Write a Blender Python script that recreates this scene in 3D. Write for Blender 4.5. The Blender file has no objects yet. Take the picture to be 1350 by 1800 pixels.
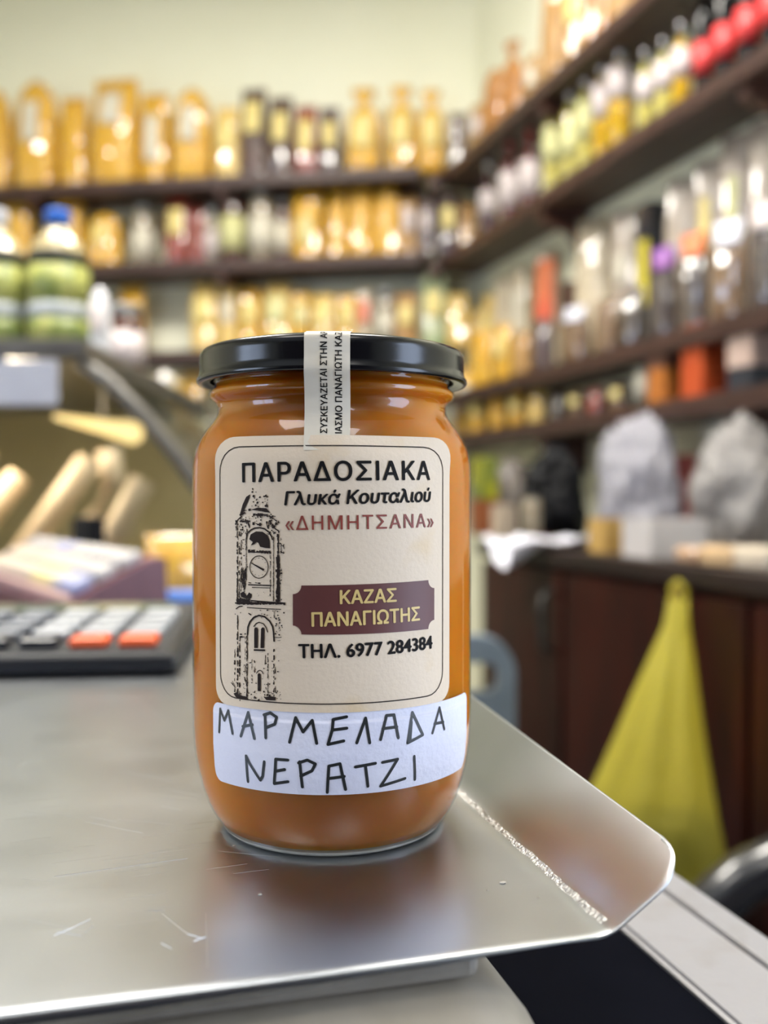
import bpy, bmesh, math, random
from mathutils import Vector, Matrix, noise
from mathutils.geometry import delaunay_2d_cdt
PI = math.pi
S = bpy.context.scene
C = S.collection

# ------------------------------------------------------------------ camera
EX, EY, EZ = 0.0149, -0.28, 1.0943          # where the lens stands (jar base centre is 0,0,1.0)
FPX = 1696.0                                 # focal length in pixels of the 1350x1800 frame
PITCH = math.radians(1.01)
cam = bpy.data.cameras.new('camera')
cam.sensor_fit = 'VERTICAL'; cam.sensor_height = 36.0; cam.sensor_width = 27.0
cam.lens = FPX / 1800 * 36.0
cam.clip_start = 0.01; cam.clip_end = 50
cam.dof.use_dof = True; cam.dof.focus_distance = 0.246; cam.dof.aperture_fstop = 7.2
camo = bpy.data.objects.new('camera', cam); C.objects.link(camo)
camo.location = (EX, EY, EZ); camo.rotation_euler = (PI / 2 - PITCH, 0, 0)
S.camera = camo

# ------------------------------------------------------------------ world, lamps, exposure
S.view_settings.view_transform = 'Standard'; S.view_settings.look = 'None'
S.view_settings.gamma = 1.0; S.view_settings.use_curve_mapping = False
S.view_settings.exposure = 0.0
w = bpy.data.worlds.new('world'); S.world = w; w.use_nodes = True
w.node_tree.nodes['Background'].inputs[0].default_value = (0.85, 0.92, 1.0, 1)
w.node_tree.nodes['Background'].inputs[1].default_value = 0.15
CEIL = 3.0
LAMP_W = 50.0  # glow of the assumed ceiling panels by the shelves
LAMP_FRONT = 10.0  # glow of the assumed ceiling panels nearer the lens
ASSUMED_PANE_E = 9.0  # glow of the assumed window and door panes
S.cycles.max_bounces = 8; S.cycles.transparent_max_bounces = 16
S.cycles.use_denoising = True
S.cycles.caustics_refractive = True; S.cycles.caustics_reflective = True
S.cycles.sample_clamp_indirect = 8.0

# ------------------------------------------------------------------ coordinates
def E(x, y, z=0.0):                          # lens-relative metres -> world
    return Vector((x + EX, y + EY, z + EZ))
def ray(px, py):                             # direction of a pixel of the photograph
    u = (px - 675.0) / FPX; v = (900.0 - py) / FPX
    c, s = math.cos(PITCH), math.sin(PITCH)
    return Vector((u, c + v * s, v * c - s))
def on_z(px, py, z):                         # z lens-relative
    d = ray(px, py); t = z / d.z
    return d * t
def at_y(px, py, y):
    d = ray(px, py); return d * (y / d.y)
def lin(c):
    c = c / 255.0
    return c / 12.92 if c <= 0.04045 else ((c + 0.055) / 1.055) ** 2.4
def rgb(c): return (lin(c[0]), lin(c[1]), lin(c[2]), 1.0)

# ------------------------------------------------------------------ materials
def M(name, col, rough=0.5, metal=0.0, coat=0.0, col2=None, scale=30.0, bump=0.0, bscale=120.0,
      sss=0.0, sss_r=0.004, trans=0.0, ior=1.5, stretch=None, vor=0.0, spec=0.5, crinkle=0.0, crscale=25.0, emit=0.0, rvar=0.0, contrast=(0.35, 0.65), alpha=1.0):
    m = bpy.data.materials.new(name); m.use_nodes = True
    nt = m.node_tree; N = nt.nodes; L = nt.links
    b = N['Principled BSDF']
    b.inputs['Roughness'].default_value = rough; b.inputs['Metallic'].default_value = metal
    b.inputs['Specular IOR Level'].default_value = spec; b.inputs['IOR'].default_value = ior
    b.inputs['Coat Weight'].default_value = coat; b.inputs['Coat Roughness'].default_value = 0.08; b.inputs['Coat IOR'].default_value = 1.7
    b.inputs['Transmission Weight'].default_value = trans
    b.inputs['Alpha'].default_value = alpha
    if sss:
        b.inputs['Subsurface Weight'].default_value = sss
        b.inputs['Subsurface Radius'].default_value = (1.0, 0.4, 0.12)
        b.inputs['Subsurface Scale'].default_value = sss_r
    tc = N.new('ShaderNodeTexCoord'); mp = N.new('ShaderNodeMapping')
    L.new(tc.outputs['Object'], mp.inputs['Vector'])
    if stretch: mp.inputs['Scale'].default_value = stretch
    if col2 is None: col2 = tuple(min(255, int(x * 0.9)) for x in col)
    if vor:
        t = N.new('ShaderNodeTexVoronoi'); t.inputs['Scale'].default_value = vor; src = t.outputs['Distance']
    else:
        t = N.new('ShaderNodeTexNoise'); t.inputs['Scale'].default_value = scale
        t.inputs['Detail'].default_value = 6.0; src = t.outputs['Fac']
    L.new(mp.outputs[0], t.inputs['Vector'])
    r = N.new('ShaderNodeValToRGB'); r.color_ramp.elements[0].position = contrast[0]; r.color_ramp.elements[1].position = contrast[1]
    r.color_ramp.elements[0].color = rgb(col); r.color_ramp.elements[1].color = rgb(col2)
    L.new(src, r.inputs[0]); L.new(r.outputs[0], b.inputs['Base Color'])
    if emit:
        L.new(r.outputs[0], b.inputs['Emission Color']); b.inputs['Emission Strength'].default_value = emit
    if rvar:
        mr = N.new('ShaderNodeMapRange'); mr.inputs[1].default_value = 0.3; mr.inputs[2].default_value = 0.7
        mr.inputs[3].default_value = max(0.02, rough - rvar); mr.inputs[4].default_value = rough + rvar
        L.new(src, mr.inputs[0]); L.new(mr.outputs[0], b.inputs['Roughness'])
    if bump:
        t2 = N.new('ShaderNodeTexNoise'); t2.inputs['Scale'].default_value = bscale; t2.inputs['Detail'].default_value = 4
        L.new(mp.outputs[0], t2.inputs['Vector'])
        bp = N.new('ShaderNodeBump'); bp.inputs['Strength'].default_value = bump; bp.inputs['Distance'].default_value = 0.002
        L.new(t2.outputs['Fac'], bp.inputs['Height']); L.new(bp.outputs[0], b.inputs['Normal'])
    if crinkle:                              # cellophane: flat facets tilted at random over the gloss layer
        t3 = N.new('ShaderNodeTexVoronoi'); t3.voronoi_dimensions = '4D'; t3.inputs['Scale'].default_value = crscale
        L.new(tc.outputs['Object'], t3.inputs['Vector'])
        oi = N.new('ShaderNodeObjectInfo'); L.new(oi.outputs['Random'], t3.inputs['W'])
        ge = N.new('ShaderNodeNewGeometry')
        sb = N.new('ShaderNodeVectorMath'); sb.operation = 'SUBTRACT'; sb.inputs[1].default_value = (.5, .5, .5)
        L.new(t3.outputs['Color'], sb.inputs[0])
        ml = N.new('ShaderNodeVectorMath'); ml.operation = 'SCALE'; ml.inputs['Scale'].default_value = crinkle
        L.new(sb.outputs[0], ml.inputs[0])
        ad = N.new('ShaderNodeVectorMath'); ad.operation = 'ADD'; L.new(ge.outputs['Normal'], ad.inputs[0]); L.new(ml.outputs[0], ad.inputs[1])
        nm = N.new('ShaderNodeVectorMath'); nm.operation = 'NORMALIZE'; L.new(ad.outputs[0], nm.inputs[0])
        L.new(nm.outputs[0], b.inputs['Coat Normal'])
        b.inputs['Coat IOR'].default_value = 1.9
        if not bump:
            t4 = N.new('ShaderNodeTexNoise'); t4.inputs['Scale'].default_value = crscale * 1.2
            L.new(tc.outputs['Object'], t4.inputs['Vector'])
            b2 = N.new('ShaderNodeBump'); b2.inputs['Strength'].default_value = .6; b2.inputs['Distance'].default_value = 0.01
            L.new(t4.outputs['Fac'], b2.inputs['Height']); L.new(b2.outputs[0], b.inputs['Normal'])
    return m

def thin_glass(name, tint=(1, 1, 1), rough=0.0, power=1.0, base=0.0):
    m = bpy.data.materials.new(name); m.use_nodes = True
    nt = m.node_tree; N = nt.nodes; L = nt.links
    N.remove(N['Principled BSDF'])
    tr = N.new('ShaderNodeBsdfTransparent'); tr.inputs[0].default_value = (*tint, 1)
    gl = N.new('ShaderNodeBsdfGlossy'); gl.inputs['Roughness'].default_value = rough
    fr = N.new('ShaderNodeFresnel'); fr.inputs[0].default_value = 1.5
    ma = N.new('ShaderNodeMath'); ma.operation = 'MULTIPLY_ADD'; ma.inputs[1].default_value = power; ma.inputs[2].default_value = base; ma.use_clamp = True
    mx = N.new('ShaderNodeMixShader')
    L.new(fr.outputs[0], ma.inputs[0]); L.new(ma.outputs[0], mx.inputs[0])
    L.new(tr.outputs[0], mx.inputs[1]); L.new(gl.outputs[0], mx.inputs[2])
    L.new(mx.outputs[0], N['Material Output'].inputs[0])
    return m

def film(name, col, clear=0.35, rough=0.2):      # thin coloured plastic bag: part see-through, part translucent
    m = bpy.data.materials.new(name); m.use_nodes = True
    nt = m.node_tree; N = nt.nodes; L = nt.links
    b = N['Principled BSDF']; b.inputs['Base Color'].default_value = rgb(col); b.inputs['Roughness'].default_value = rough
    no = N.new('ShaderNodeTexNoise'); no.inputs['Scale'].default_value = 30
    bp = N.new('ShaderNodeBump'); bp.inputs['Strength'].default_value = 0.4; bp.inputs['Distance'].default_value = 0.01
    L.new(no.outputs['Fac'], bp.inputs['Height']); L.new(bp.outputs[0], b.inputs['Normal'])
    tl = N.new('ShaderNodeBsdfTranslucent'); tl.inputs[0].default_value = rgb(col)
    tr = N.new('ShaderNodeBsdfTransparent'); tr.inputs[0].default_value = rgb(tuple(min(255, int(c * 0.5 + 127)) for c in col))
    a = N.new('ShaderNodeMixShader'); a.inputs[0].default_value = 0.5
    c = N.new('ShaderNodeMixShader'); c.inputs[0].default_value = clear
    L.new(b.outputs[0], a.inputs[1]); L.new(tl.outputs[0], a.inputs[2])
    L.new(a.outputs[0], c.inputs[1]); L.new(tr.outputs[0], c.inputs[2])
    L.new(c.outputs[0], N['Material Output'].inputs[0])
    return m

# ------------------------------------------------------------------ mesh helpers
def link_mesh(name, verts, faces, mats, parent=None, smooth=True, fm=None):
    me = bpy.data.meshes.new(name); me.from_pydata([tuple(v) for v in verts], [], faces)
    if not isinstance(mats, (list, tuple)): mats = [mats]
    for m in mats: me.materials.append(m)
    if fm: me.polygons.foreach_set('material_index', fm)
    me.polygons.foreach_set('use_smooth', [smooth] * len(faces))
    me.update()
    o = bpy.data.objects.new(name, me); C.objects.link(o)
    if parent: o.parent = parent
    return o
def link_bm(name, bm, mats, parent=None, smooth=False):
    bmesh.ops.recalc_face_normals(bm, faces=bm.faces)
    me = bpy.data.meshes.new(name); bm.to_mesh(me); bm.free()
    if not isinstance(mats, (list, tuple)): mats = [mats]
    for m in mats: me.materials.append(m)
    me.polygons.foreach_set('use_smooth', [smooth] * len(me.polygons))
    o = bpy.data.objects.new(name, me); C.objects.link(o)
    if parent: o.parent = parent
    return o
def tag(o, label=None, cat=None, group=None, kind=None):
    if label: o['label'] = label
    if cat: o['category'] = cat
    if group: o['group'] = group
    if kind: o['kind'] = kind
    return o
def thing(name, label, cat, loc, rz=0.0, group=None):
    o = bpy.data.objects.new(name, None); C.objects.link(o)
    o.empty_display_size = 0.02; o.location = loc; o.rotation_euler = (0, 0, rz)
    return tag(o, label, cat, group)
def add_box(bm, x0, x1, y0, y1, z0, z1, r=0.0, seg=2):
    g = bmesh.ops.create_cube(bm, size=1.0)['verts']
    for v in g:
        v.co = Vector((x0 + (v.co.x + .5) * (x1 - x0), y0 + (v.co.y + .5) * (y1 - y0), z0 + (v.co.z + .5) * (z1 - z0)))
    if r > 0:
        es = list({e for v in g for e in v.link_edges})
        bmesh.ops.bevel(bm, geom=es, offset=r, segments=seg, profile=0.5, affect='EDGES')
def box(name, x0, x1, y0, y1, z0, z1, mat, parent=None, r=0.0, seg=2):
    bm = bmesh.new(); add_box(bm, x0, x1, y0, y1, z0, z1, r, seg)
    return link_bm(name, bm, mat, parent, smooth=False)
def lathe(name, prof, mat, parent=None, seg=32, smooth=True):
    vs, fs, rings = [], [], []
    for r, z in prof:
        if r < 1e-6:
            rings.append([len(vs)]); vs.append((0, 0, z))
        else:
            rings.append(list(range(len(vs), len(vs) + seg)))
            for k in range(seg):
                a = 2 * PI * k / seg; vs.append((r * math.cos(a), r * math.sin(a), z))
    for A, B in zip(rings, rings[1:]):
        for k in range(seg):
            k2 = (k + 1) % seg
            if len(A) == 1 and len(B) == 1: continue
            if len(A) == 1: fs.append((A[0], B[k2], B[k]))
            elif len(B) == 1: fs.append((A[k], A[k2], B[0]))
            else: fs.append((A[k], A[k2], B[k2], B[k]))
    return link_mesh(name, vs, fs, mat, parent, smooth)
def tube_geo(vs, fs, pts, rad, seg=8, closed=False):
    pts = [Vector(p) for p in pts]; n = len(pts); base = len(vs)
    for i, p in enumerate(pts):
        if closed: t = pts[(i + 1) % n] - pts[i - 1]
        else: t = pts[min(i + 1, n - 1)] - pts[max(i - 1, 0)]
        t.normalize()
        up = Vector((0, 0, 1)) if abs(t.z) < 0.95 else Vector((1, 0, 0))
        a = t.cross(up).normalized(); b = t.cross(a)
        rr = rad[i] if isinstance(rad, (list, tuple)) else rad
        for k in range(seg):
            q = 2 * PI * k / seg
            vs.append(p + a * rr * math.cos(q) + b * rr * math.sin(q))
    for i in range(n if closed else n - 1):
        for k in range(seg):
            i2 = (i + 1) % n; k2 = (k + 1) % seg
            fs.append((base + i * seg + k, base + i * seg + k2, base + i2 * seg + k2, base + i2 * seg + k))
    if not closed:
        fs.append(tuple(base + k for k in reversed(range(seg))))
        fs.append(tuple(base + (n - 1) * seg + k for k in range(seg)))
def tube(name, pts, rad, mat, parent=None, seg=8, closed=False):
    vs, fs = [], []; tube_geo(vs, fs, pts, rad, seg, closed)
    return link_mesh(name, vs, fs, mat, parent)
def extrude_profile(name, prof, axis, a0, a1, mat, parent=None, smooth=False, closed=True):
    """prof: 2D points; axis 'y' -> (x,z) swept along y; 'x' -> (y,z) swept along x"""
    vs = []; n = len(prof)
    for a in (a0, a1):
        for p, q in prof: vs.append((p, a, q) if axis == 'y' else (a, p, q))
    fs = [(k, (k + 1) % n, n + (k + 1) % n, n + k) for k in range(n if closed else n - 1)]
    if closed: fs += [tuple(range(n - 1, -1, -1)), tuple(range(n, 2 * n))]
    bm = bmesh.new(); bv = [bm.verts.new(v) for v in vs]
    for f in fs: bm.faces.new([bv[i] for i in f])
    return link_bm(name, bm, mat, parent, smooth)
ORD = ['zeroth', 'first', 'second', 'third', 'fourth', 'fifth', 'sixth', 'seventh', 'eighth', 'ninth', 'tenth', 'eleventh', 'twelfth',
       'thirteenth', 'fourteenth', 'fifteenth', 'sixteenth', 'seventeenth', 'eighteenth', 'nineteenth', 'twentieth']

# ------------------------------------------------------------------ palette
m_wall = M('wall_paint', (241, 241, 220), 0.7, col2=(237, 237, 214), scale=3, bump=0.05, bscale=60)
m_ceil = M('ceiling_paint', (240, 240, 232), 0.8)
m_floor = M('floor_tile', (120, 105, 92), 0.4, col2=(105, 92, 80), scale=6)
m_wood = M('dark_shelf_wood', (74, 50, 44), 0.45, col2=(52, 34, 30), scale=8, stretch=(1, 8, 8), bump=0.1)
m_bracket = M('bracket_wood', (92, 60, 54), 0.45, col2=(70, 44, 40), scale=20)
m_mahog = M('mahogany', (62, 18, 10), 0.45, col2=(36, 9, 5), scale=5, stretch=(6, 6, 0.7), spec=.3)
m_white_lamp = M('lamp_white', (240, 240, 240), 0.4)
m_steel_dark = M('dark_grey_metal', (86, 86, 84), 0.35, metal=0.6, col2=(70, 70, 68))
m_chrome = M('silver_cap_metal', (200, 200, 205), 0.2, metal=0.9)
m_black = M('black_plastic', (20, 21, 26), 0.35, col2=(28, 29, 34))
m_gblack = M('glossy_black_lacquer', (8, 8, 12), 0.2, col2=(10, 10, 15), spec=.4)

# ------------------------------------------------------------------ room shell
FLOOR = -EZ
CW = Vector((0.302, 3.2)); U1 = Vector((-0.989, 0.148)).normalized(); N1 = Vector((-U1.y, U1.x)); N1 = N1 if N1.y < 0 else -N1
U2 = Vector((0.296, -0.955)).normalized(); N2 = Vector((U2.y, -U2.x)); N2 = N2 if N2.x < 0 else -N2
CEZ = CEIL - EZ
def wall(name, a, b, n, mat):
    """wall slab from plan point a to b, its inner face on the line, thickness away from the room"""
    bm = bmesh.new(); t = -0.1
    pts = [a, b, b + n * t, a + n * t]
    lo = [bm.verts.new(E(p.x, p.y, FLOOR)) for p in pts]; hi = [bm.verts.new(E(p.x, p.y, CEZ)) for p in pts]
    for k in range(4): bm.faces.new((lo[k], lo[(k + 1) % 4], hi[(k + 1) % 4], hi[k]))
    bm.faces.new(lo); bm.faces.new(hi)
    return tag(link_bm(name, bm, mat), kind='structure')
LX, FY = -2.6, -2.6
def line_x(p, u, x): t = (x - p.x) / u.x; return p + u * t
def line_y(p, u, y): t = (y - p.y) / u.y; return p + u * t
BL = line_x(CW, U1, LX); FR = line_y(CW, U2, FY)
wall('wall_back', CW, BL, N1, m_wall)
wall('wall_right', CW, FR, N2, m_wall)
m_dark_wall = M('unseen_dark_wall', (70, 52, 44), 0.5, col2=(56, 40, 34), scale=6, stretch=(6, 6, .6))
# left wall with an assumed shop window opening, unseen front wall coloured dark so the lid reflects dark
WY0, WY1, WZ0, WZ1 = -1.5, -.1, -.35, 1.0
bm = bmesh.new()
for y0, y1, z0, z1 in ((FY, WY0, FLOOR, CEZ), (WY1, BL.y + .1, FLOOR, CEZ), (WY0, WY1, FLOOR, WZ0), (WY0, WY1, WZ1, CEZ)):
    a, b = E(LX - .1, y0, z0), E(LX, y1, z1); add_box(bm, a.x, b.x, a.y, b.y, a.z, b.z)
tag(link_bm('wall_left', bm, m_wall), kind='structure')
a, b = E(LX, FY - .1, FLOOR), E(FR.x, FY, CEZ)
tag(box('wall_front', a.x, b.x, a.y, b.y, a.z, b.z, m_dark_wall), kind='structure')
a, b = E(LX - .2, FY - .2, FLOOR - .1), E(FR.x + .3, 3.9, FLOOR)
tag(box('floor', a.x, b.x, a.y, b.y, a.z, b.z, m_floor), kind='structure')
a, b = E(LX - .2, FY - .2, CEZ), E(FR.x + .3, 3.9, CEZ + .1)
tag(box('ceiling', a.x, b.x, a.y, b.y, a.z, b.z, m_ceil), kind='structure')
m_assumed_day = M('assumed_daylight_pane', (214, 230, 255), 0.3, col2=(206, 224, 255), emit=ASSUMED_PANE_E)  # glowing panes stand in for daylight of an assumed window and door
assumed_win = thing('assumed_window_1', 'assumed shop window added for daylight at the left behind the photographer', 'window', E(LX - .05, (WY0 + WY1) / 2, WZ0), PI / 2); assumed_win['kind'] = 'structure'  # assumed and unseen, added for cool daylight and the lid's left highlight
hw, hh = (WY1 - WY0) / 2, WZ1 - WZ0
bm = bmesh.new()
for x0, x1, z0, z1 in ((-hw, -hw + .05, 0, hh), (hw - .05, hw, 0, hh), (-.02, .02, 0, hh), (-hw, hw, 0, .05), (-hw, hw, hh - .05, hh)):
    add_box(bm, x0, x1, -.05, .04, z0, z1)
link_bm('assumed_window_frame', bm, m_white_lamp, assumed_win)
box('assumed_window_pane', -hw + .04, hw - .04, -.01, .0, .04, hh - .04, m_assumed_day, assumed_win)
# assumed glazed door, unseen, added in the right wall for the lid's right highlight
ds = 3.55; dq = CW + U2 * ds
dd_ = thing('assumed_door_1', 'assumed glazed shop door added for daylight at the right behind the photographer', 'door', E(dq.x, dq.y, FLOOR), math.atan2(N2.y, N2.x) + PI / 2); dd_['kind'] = 'structure'
bm = bmesh.new()
for x0, x1, z0, z1 in ((-.42, -.34, 0, 2.05), (.34, .42, 0, 2.05), (-.34, .34, 1.97, 2.05), (-.34, .34, 0, .3)):
    add_box(bm, x0, x1, -.05, -.002, z0, z1)
link_bm('assumed_door_frame', bm, m_white_lamp, dd_)
box('assumed_door_pane', -.34, .34, -.03, -.02, .3, 1.97, m_assumed_day, dd_)

# assumed ceiling lamps (square light panels), unseen, added for room light and glints
m_panel_light = M('assumed_panel_diffuser', (255, 250, 240), 0.3, col2=(255, 249, 238), emit=LAMP_W)
m_panel_front = M('assumed_panel_diffuser_dim', (255, 250, 242), 0.3, col2=(255, 249, 240), emit=LAMP_FRONT)
def panel(x, y, rz, label, mt=m_panel_light, w_=.56):
    t = thing('assumed_ceiling_light', label, 'lamp', E(x, y, CEZ), rz, 'assumed square ceiling light panels')
    bm = bmesh.new(); h = w_ / 2
    for b in ((-h - .03, -h, -h - .03, h + .03), (h, h + .03, -h - .03, h + .03), (-h, h, -h - .03, -h), (-h, h, h, h + .03)): add_box(bm, *b, -.035, -.0005)
    link_bm('light_frame', bm, m_white_lamp, t)
    box('diffuser', -h, h, -h, h, -.030, -.022, mt, t)
panel(-.85, 1.6, .1, 'assumed square ceiling light panel nearest the back shelves')
panel(.15, 1.25, -.3, 'assumed square ceiling light panel nearest the right shelves')
panel(-.75, -.1, .0, 'assumed square ceiling light panel over the left of the counter', m_panel_front)
panel(.35, -.75, .0, 'assumed square ceiling light panel behind the photographer', m_panel_front)

# ================================================================== FOREGROUND
# ------------------------------------------------------------------ scale and counter share one turned frame
TZ = 1.0 - EZ                                   # tray top, lens-relative
K = on_z(1090, 1640, TZ)
YAW = math.atan2(0.2563, 0.9666)
KW = E(K.x, K.y, TZ)
def tl(e, n, z=0.0):                            # tray frame -> world
    c, s = math.cos(YAW), math.sin(YAW)
    return Vector((KW.x + e * c - n * s, KW.y + e * s + n * c, KW.z + z))
CT = -0.0657                                    # counter top below tray top

def tray_metal():
    m = bpy.data.materials.new('brushed_stainless_steel'); m.use_nodes = True
    nt = m.node_tree; N = nt.nodes; L = nt.links; b = N['Principled BSDF']
    b.inputs['Metallic'].default_value = 1.0
    tc = N.new('ShaderNodeTexCoord')
    mp = N.new('ShaderNodeMapping'); mp.inputs['Scale'].default_value = (8, 520, 520); mp.inputs['Rotation'].default_value = (0, 0, -0.06)
    L.new(tc.outputs['Object'], mp.inputs[0])
    br = N.new('ShaderNodeTexNoise'); br.inputs['Scale'].default_value = 3.0; br.inputs['Detail'].default_value = 8
    L.new(mp.outputs[0], br.inputs['Vector'])
    mot = N.new('ShaderNodeTexNoise'); mot.inputs['Scale'].default_value = 30; mot.inputs['Detail'].default_value = 8
    L.new(tc.outputs['Object'], mot.inputs['Vector'])
    mp2 = N.new('ShaderNodeMapping'); mp2.inputs['Scale'].default_value = (30, 2600, 2600); mp2.inputs['Rotation'].default_value = (0, 0, 0.16)
    L.new(tc.outputs['Object'], mp2.inputs[0])
    sc = N.new('ShaderNodeTexNoise'); sc.inputs['Scale'].default_value = 1.0; sc.inputs['Detail'].default_value = 2
    L.new(mp2.outputs[0], sc.inputs['Vector'])
    scr = N.new('ShaderNodeValToRGB'); scr.color_ramp.elements[0].position = 0.62; scr.color_ramp.elements[1].position = 0.72
    L.new(sc.outputs['Fac'], scr.inputs[0])
    r = N.new('ShaderNodeValToRGB'); r.color_ramp.elements[0].position = 0.3; r.color_ramp.elements[1].position = 0.7
    r.color_ramp.elements[0].color = (0.44, 0.465, 0.505, 1); r.color_ramp.elements[1].color = (0.48, 0.505, 0.54, 1)
    L.new(mot.outputs['Fac'], r.inputs[0]); L.new(r.outputs[0], b.inputs['Base Color'])
    mr = N.new('ShaderNodeMapRange'); mr.inputs[1].default_value = 0.2; mr.inputs[2].default_value = 0.8
    mr.inputs[3].default_value = 0.28; mr.inputs[4].default_value = 0.33
    L.new(mot.outputs['Fac'], mr.inputs[0])
    a0 = N.new('ShaderNodeMath'); a0.operation = 'MULTIPLY_ADD'; a0.inputs[1].default_value = 0.06
    su = N.new('ShaderNodeMath'); su.operation = 'SUBTRACT'; su.inputs[1].default_value = 0.5; L.new(br.outputs['Fac'], su.inputs[0])
    L.new(su.outputs[0], a0.inputs[0]); L.new(mr.outputs[0], a0.inputs[2])
    ad = N.new('ShaderNodeMath'); ad.operation = 'MULTIPLY_ADD'; ad.inputs[1].default_value = 0.015
    L.new(scr.outputs[0], ad.inputs[0]); L.new(a0.outputs[0], ad.inputs[2]); L.new(ad.outputs[0], b.inputs['Roughness'])
    b1 = N.new('ShaderNodeBump'); b1.inputs['Strength'].default_value = 0.025; b1.inputs['Distance'].default_value = 0.0006
    L.new(br.outputs['Fac'], b1.inputs['Height'])
    b2 = N.new('ShaderNodeBump'); b2.inputs['Strength'].default_value = 0.003; b2.inputs['Distance'].default_value = 0.0006
    L.new(scr.outputs[0], b2.inputs['Height']); L.new(b1.outputs[0], b2.inputs['Normal'])
    L.new(b2.outputs[0], b.inputs['Normal'])
    return m
m_tray = tray_metal()
m_scale = M('aged_beige_plastic', (172, 162, 146), 0.42, col2=(154, 144, 127), scale=40, bump=0.05, bscale=300)
m_scale2 = M('beige_plastic_plate', (152, 145, 133), 0.5, col2=(136, 128, 116), scale=60)
m_counter_top = M('dark_counter_top', (6, 8, 16), 0.45, col2=(9, 11, 19), spec=0.1, ior=1.15)
m_counter_body = M('counter_front_laminate', (60, 52, 48), 0.5)
m_alu = M('worn_white_aluminium', (146, 145, 149), 0.42, metal=0.1, col2=(136, 133, 132), scale=60, bump=0.05, bscale=400, contrast=(0.5, 0.8))

counter = thing('shop_counter', 'dark topped shop counter with pale metal edge trim under the scale', 'counter', tl(0, 0, CT) - Vector((0, 0, 1.0 + CT)), YAW)
HZ = 1.0 + CT
box('counter_top', -1.0, 0.0722, -.30, 1.14, HZ - .02, HZ, m_counter_top, counter)
box('counter_body', -.98, 0.115, -.28, 1.12, 0, HZ - .0302, m_counter_body, counter)
prof = [(.0722, HZ - .03), (.0722, HZ + .001), (.0732, HZ + .0016), (.0742, HZ + .001), (.0746, HZ - .0008), (.0756, HZ - .0008), (.076, HZ + .0008),
        (.104, HZ + .0012), (.1048, HZ + .0006), (.105, HZ - .0015), (.1065, HZ - .0015), (.107, HZ + .001), (.1078, HZ + .0016), (.119, HZ + .0010), (.1215, HZ - .0015), (.122, HZ - .03)]
extrude_profile('edge_trim', prof, 'y', -.30, 1.14, m_alu, counter)

scale = thing('kitchen_scale', 'beige shop scale with a wide stainless steel weighing tray', 'scale', tl(0, 0, CT), YAW)
ZS = -CT                                        # tray top in the scale's frame
box('housing', -.37, -.0135, -.014, .5, .004, ZS - .0085, m_scale, scale, .024, 8)
hs_ = scale.children[0] if scale.children else C.objects['housing']
for p_ in hs_.data.polygons: p_.use_smooth = True
wn_ = hs_.modifiers.new('even_shading', 'WEIGHTED_NORMAL'); wn_.keep_sharp = False
box('platform_plate', -.36, -.0300, .0045, .49, ZS - .0086, ZS - .0016, m_scale2, scale, .0026, 3)
bmf = bmesh.new()
for x, y in ((-.33, .04), (-.07, .04), (-.33, .45), (-.07, .45)): add_box(bmf, x - .015, x + .015, y - .015, y + .015, 0, .008, .002)
link_bm('foot', bmf, m_black, scale)
# the weighing tray: flat sheet, turned-down front lip, raised right flange with a rounded corner
flat = [-.38, -.3, -.22, -.16, -.12, -.08, -.05, -.03, -.016, -.008, -.005]
arc = [(-.0032, .0003), (-.0014, .0009), (.0004, .0020)]
fr = [.12, .22, .34, .46, .56, .65, .73, .80, .86, .91, .95, .98, 1.0]
ns = [0, .002, .005, .01, .02, .035, .055, .08, .11, .15, .2, .26, .33, .41, .54]
WF, RC = .0232, .0125
def flange(t):
    return .0180, .0142 + .055 * min(t, .2) * .95
cols = [('f', e) for e in flat] + [('a', p) for p in arc] + [('w', f) for f in fr]
vs, fs = [], []
rows_n = [('lip', 2), ('lip', 1), ('lip', 0)] + [('n', n) for n in ns]
for kind, val in rows_n:
    for ck, cv in cols:
        t = val if kind == 'n' else 0.0
        t0 = 0.0
        if ck == 'w':
            wv = cv * WF
            if wv > WF - RC: t0 = RC - math.sqrt(max(0, RC * RC - (wv - (WF - RC)) ** 2))
        tt = t0 + (t / .54) * (.54 - t0) if t > 0 else t0
        a, b = flange(tt)
        if ck == 'f': e, z = cv, 0.0
        elif ck == 'a': e, z = cv
        else:
            e = arc[-1][0] + cv * (a - arc[-1][0]); z = arc[-1][1] + cv * (b - arc[-1][1])
        h = .0006 + (.0034 * min(1, max(0, -(e + .005) / .13)) if ck == 'f' else 0)
        kk = .35 + .65 * min(1, max(0, -(e + .005) / .04)) if ck == 'f' else .35
        if kind == 'lip':
            dn, dz = [(-.0005, -.0002), (-.0009, -max(.0005, min(.0008, h))), (-.0010, -max(h, .0011))][val]
            vs.append((e, tt + dn * kk, ZS + z + dz * kk))
        else: vs.append((e, tt, ZS + z))
nc = len(cols)
for i in range(len(rows_n) - 1):
    for j in range(nc - 1):
        fs.append((i * nc + j, i * nc + j + 1, (i + 1) * nc + j + 1, (i + 1) * nc + j))
tray = link_mesh('weighing_tray', vs, fs, m_tray, scale)
tray['label'] = 'brushed stainless steel weighing tray with a raised right flange'
md = tray.modifiers.new('sheet', 'SOLIDIFY'); md.thickness = .0009; md.offset = -1
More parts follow.
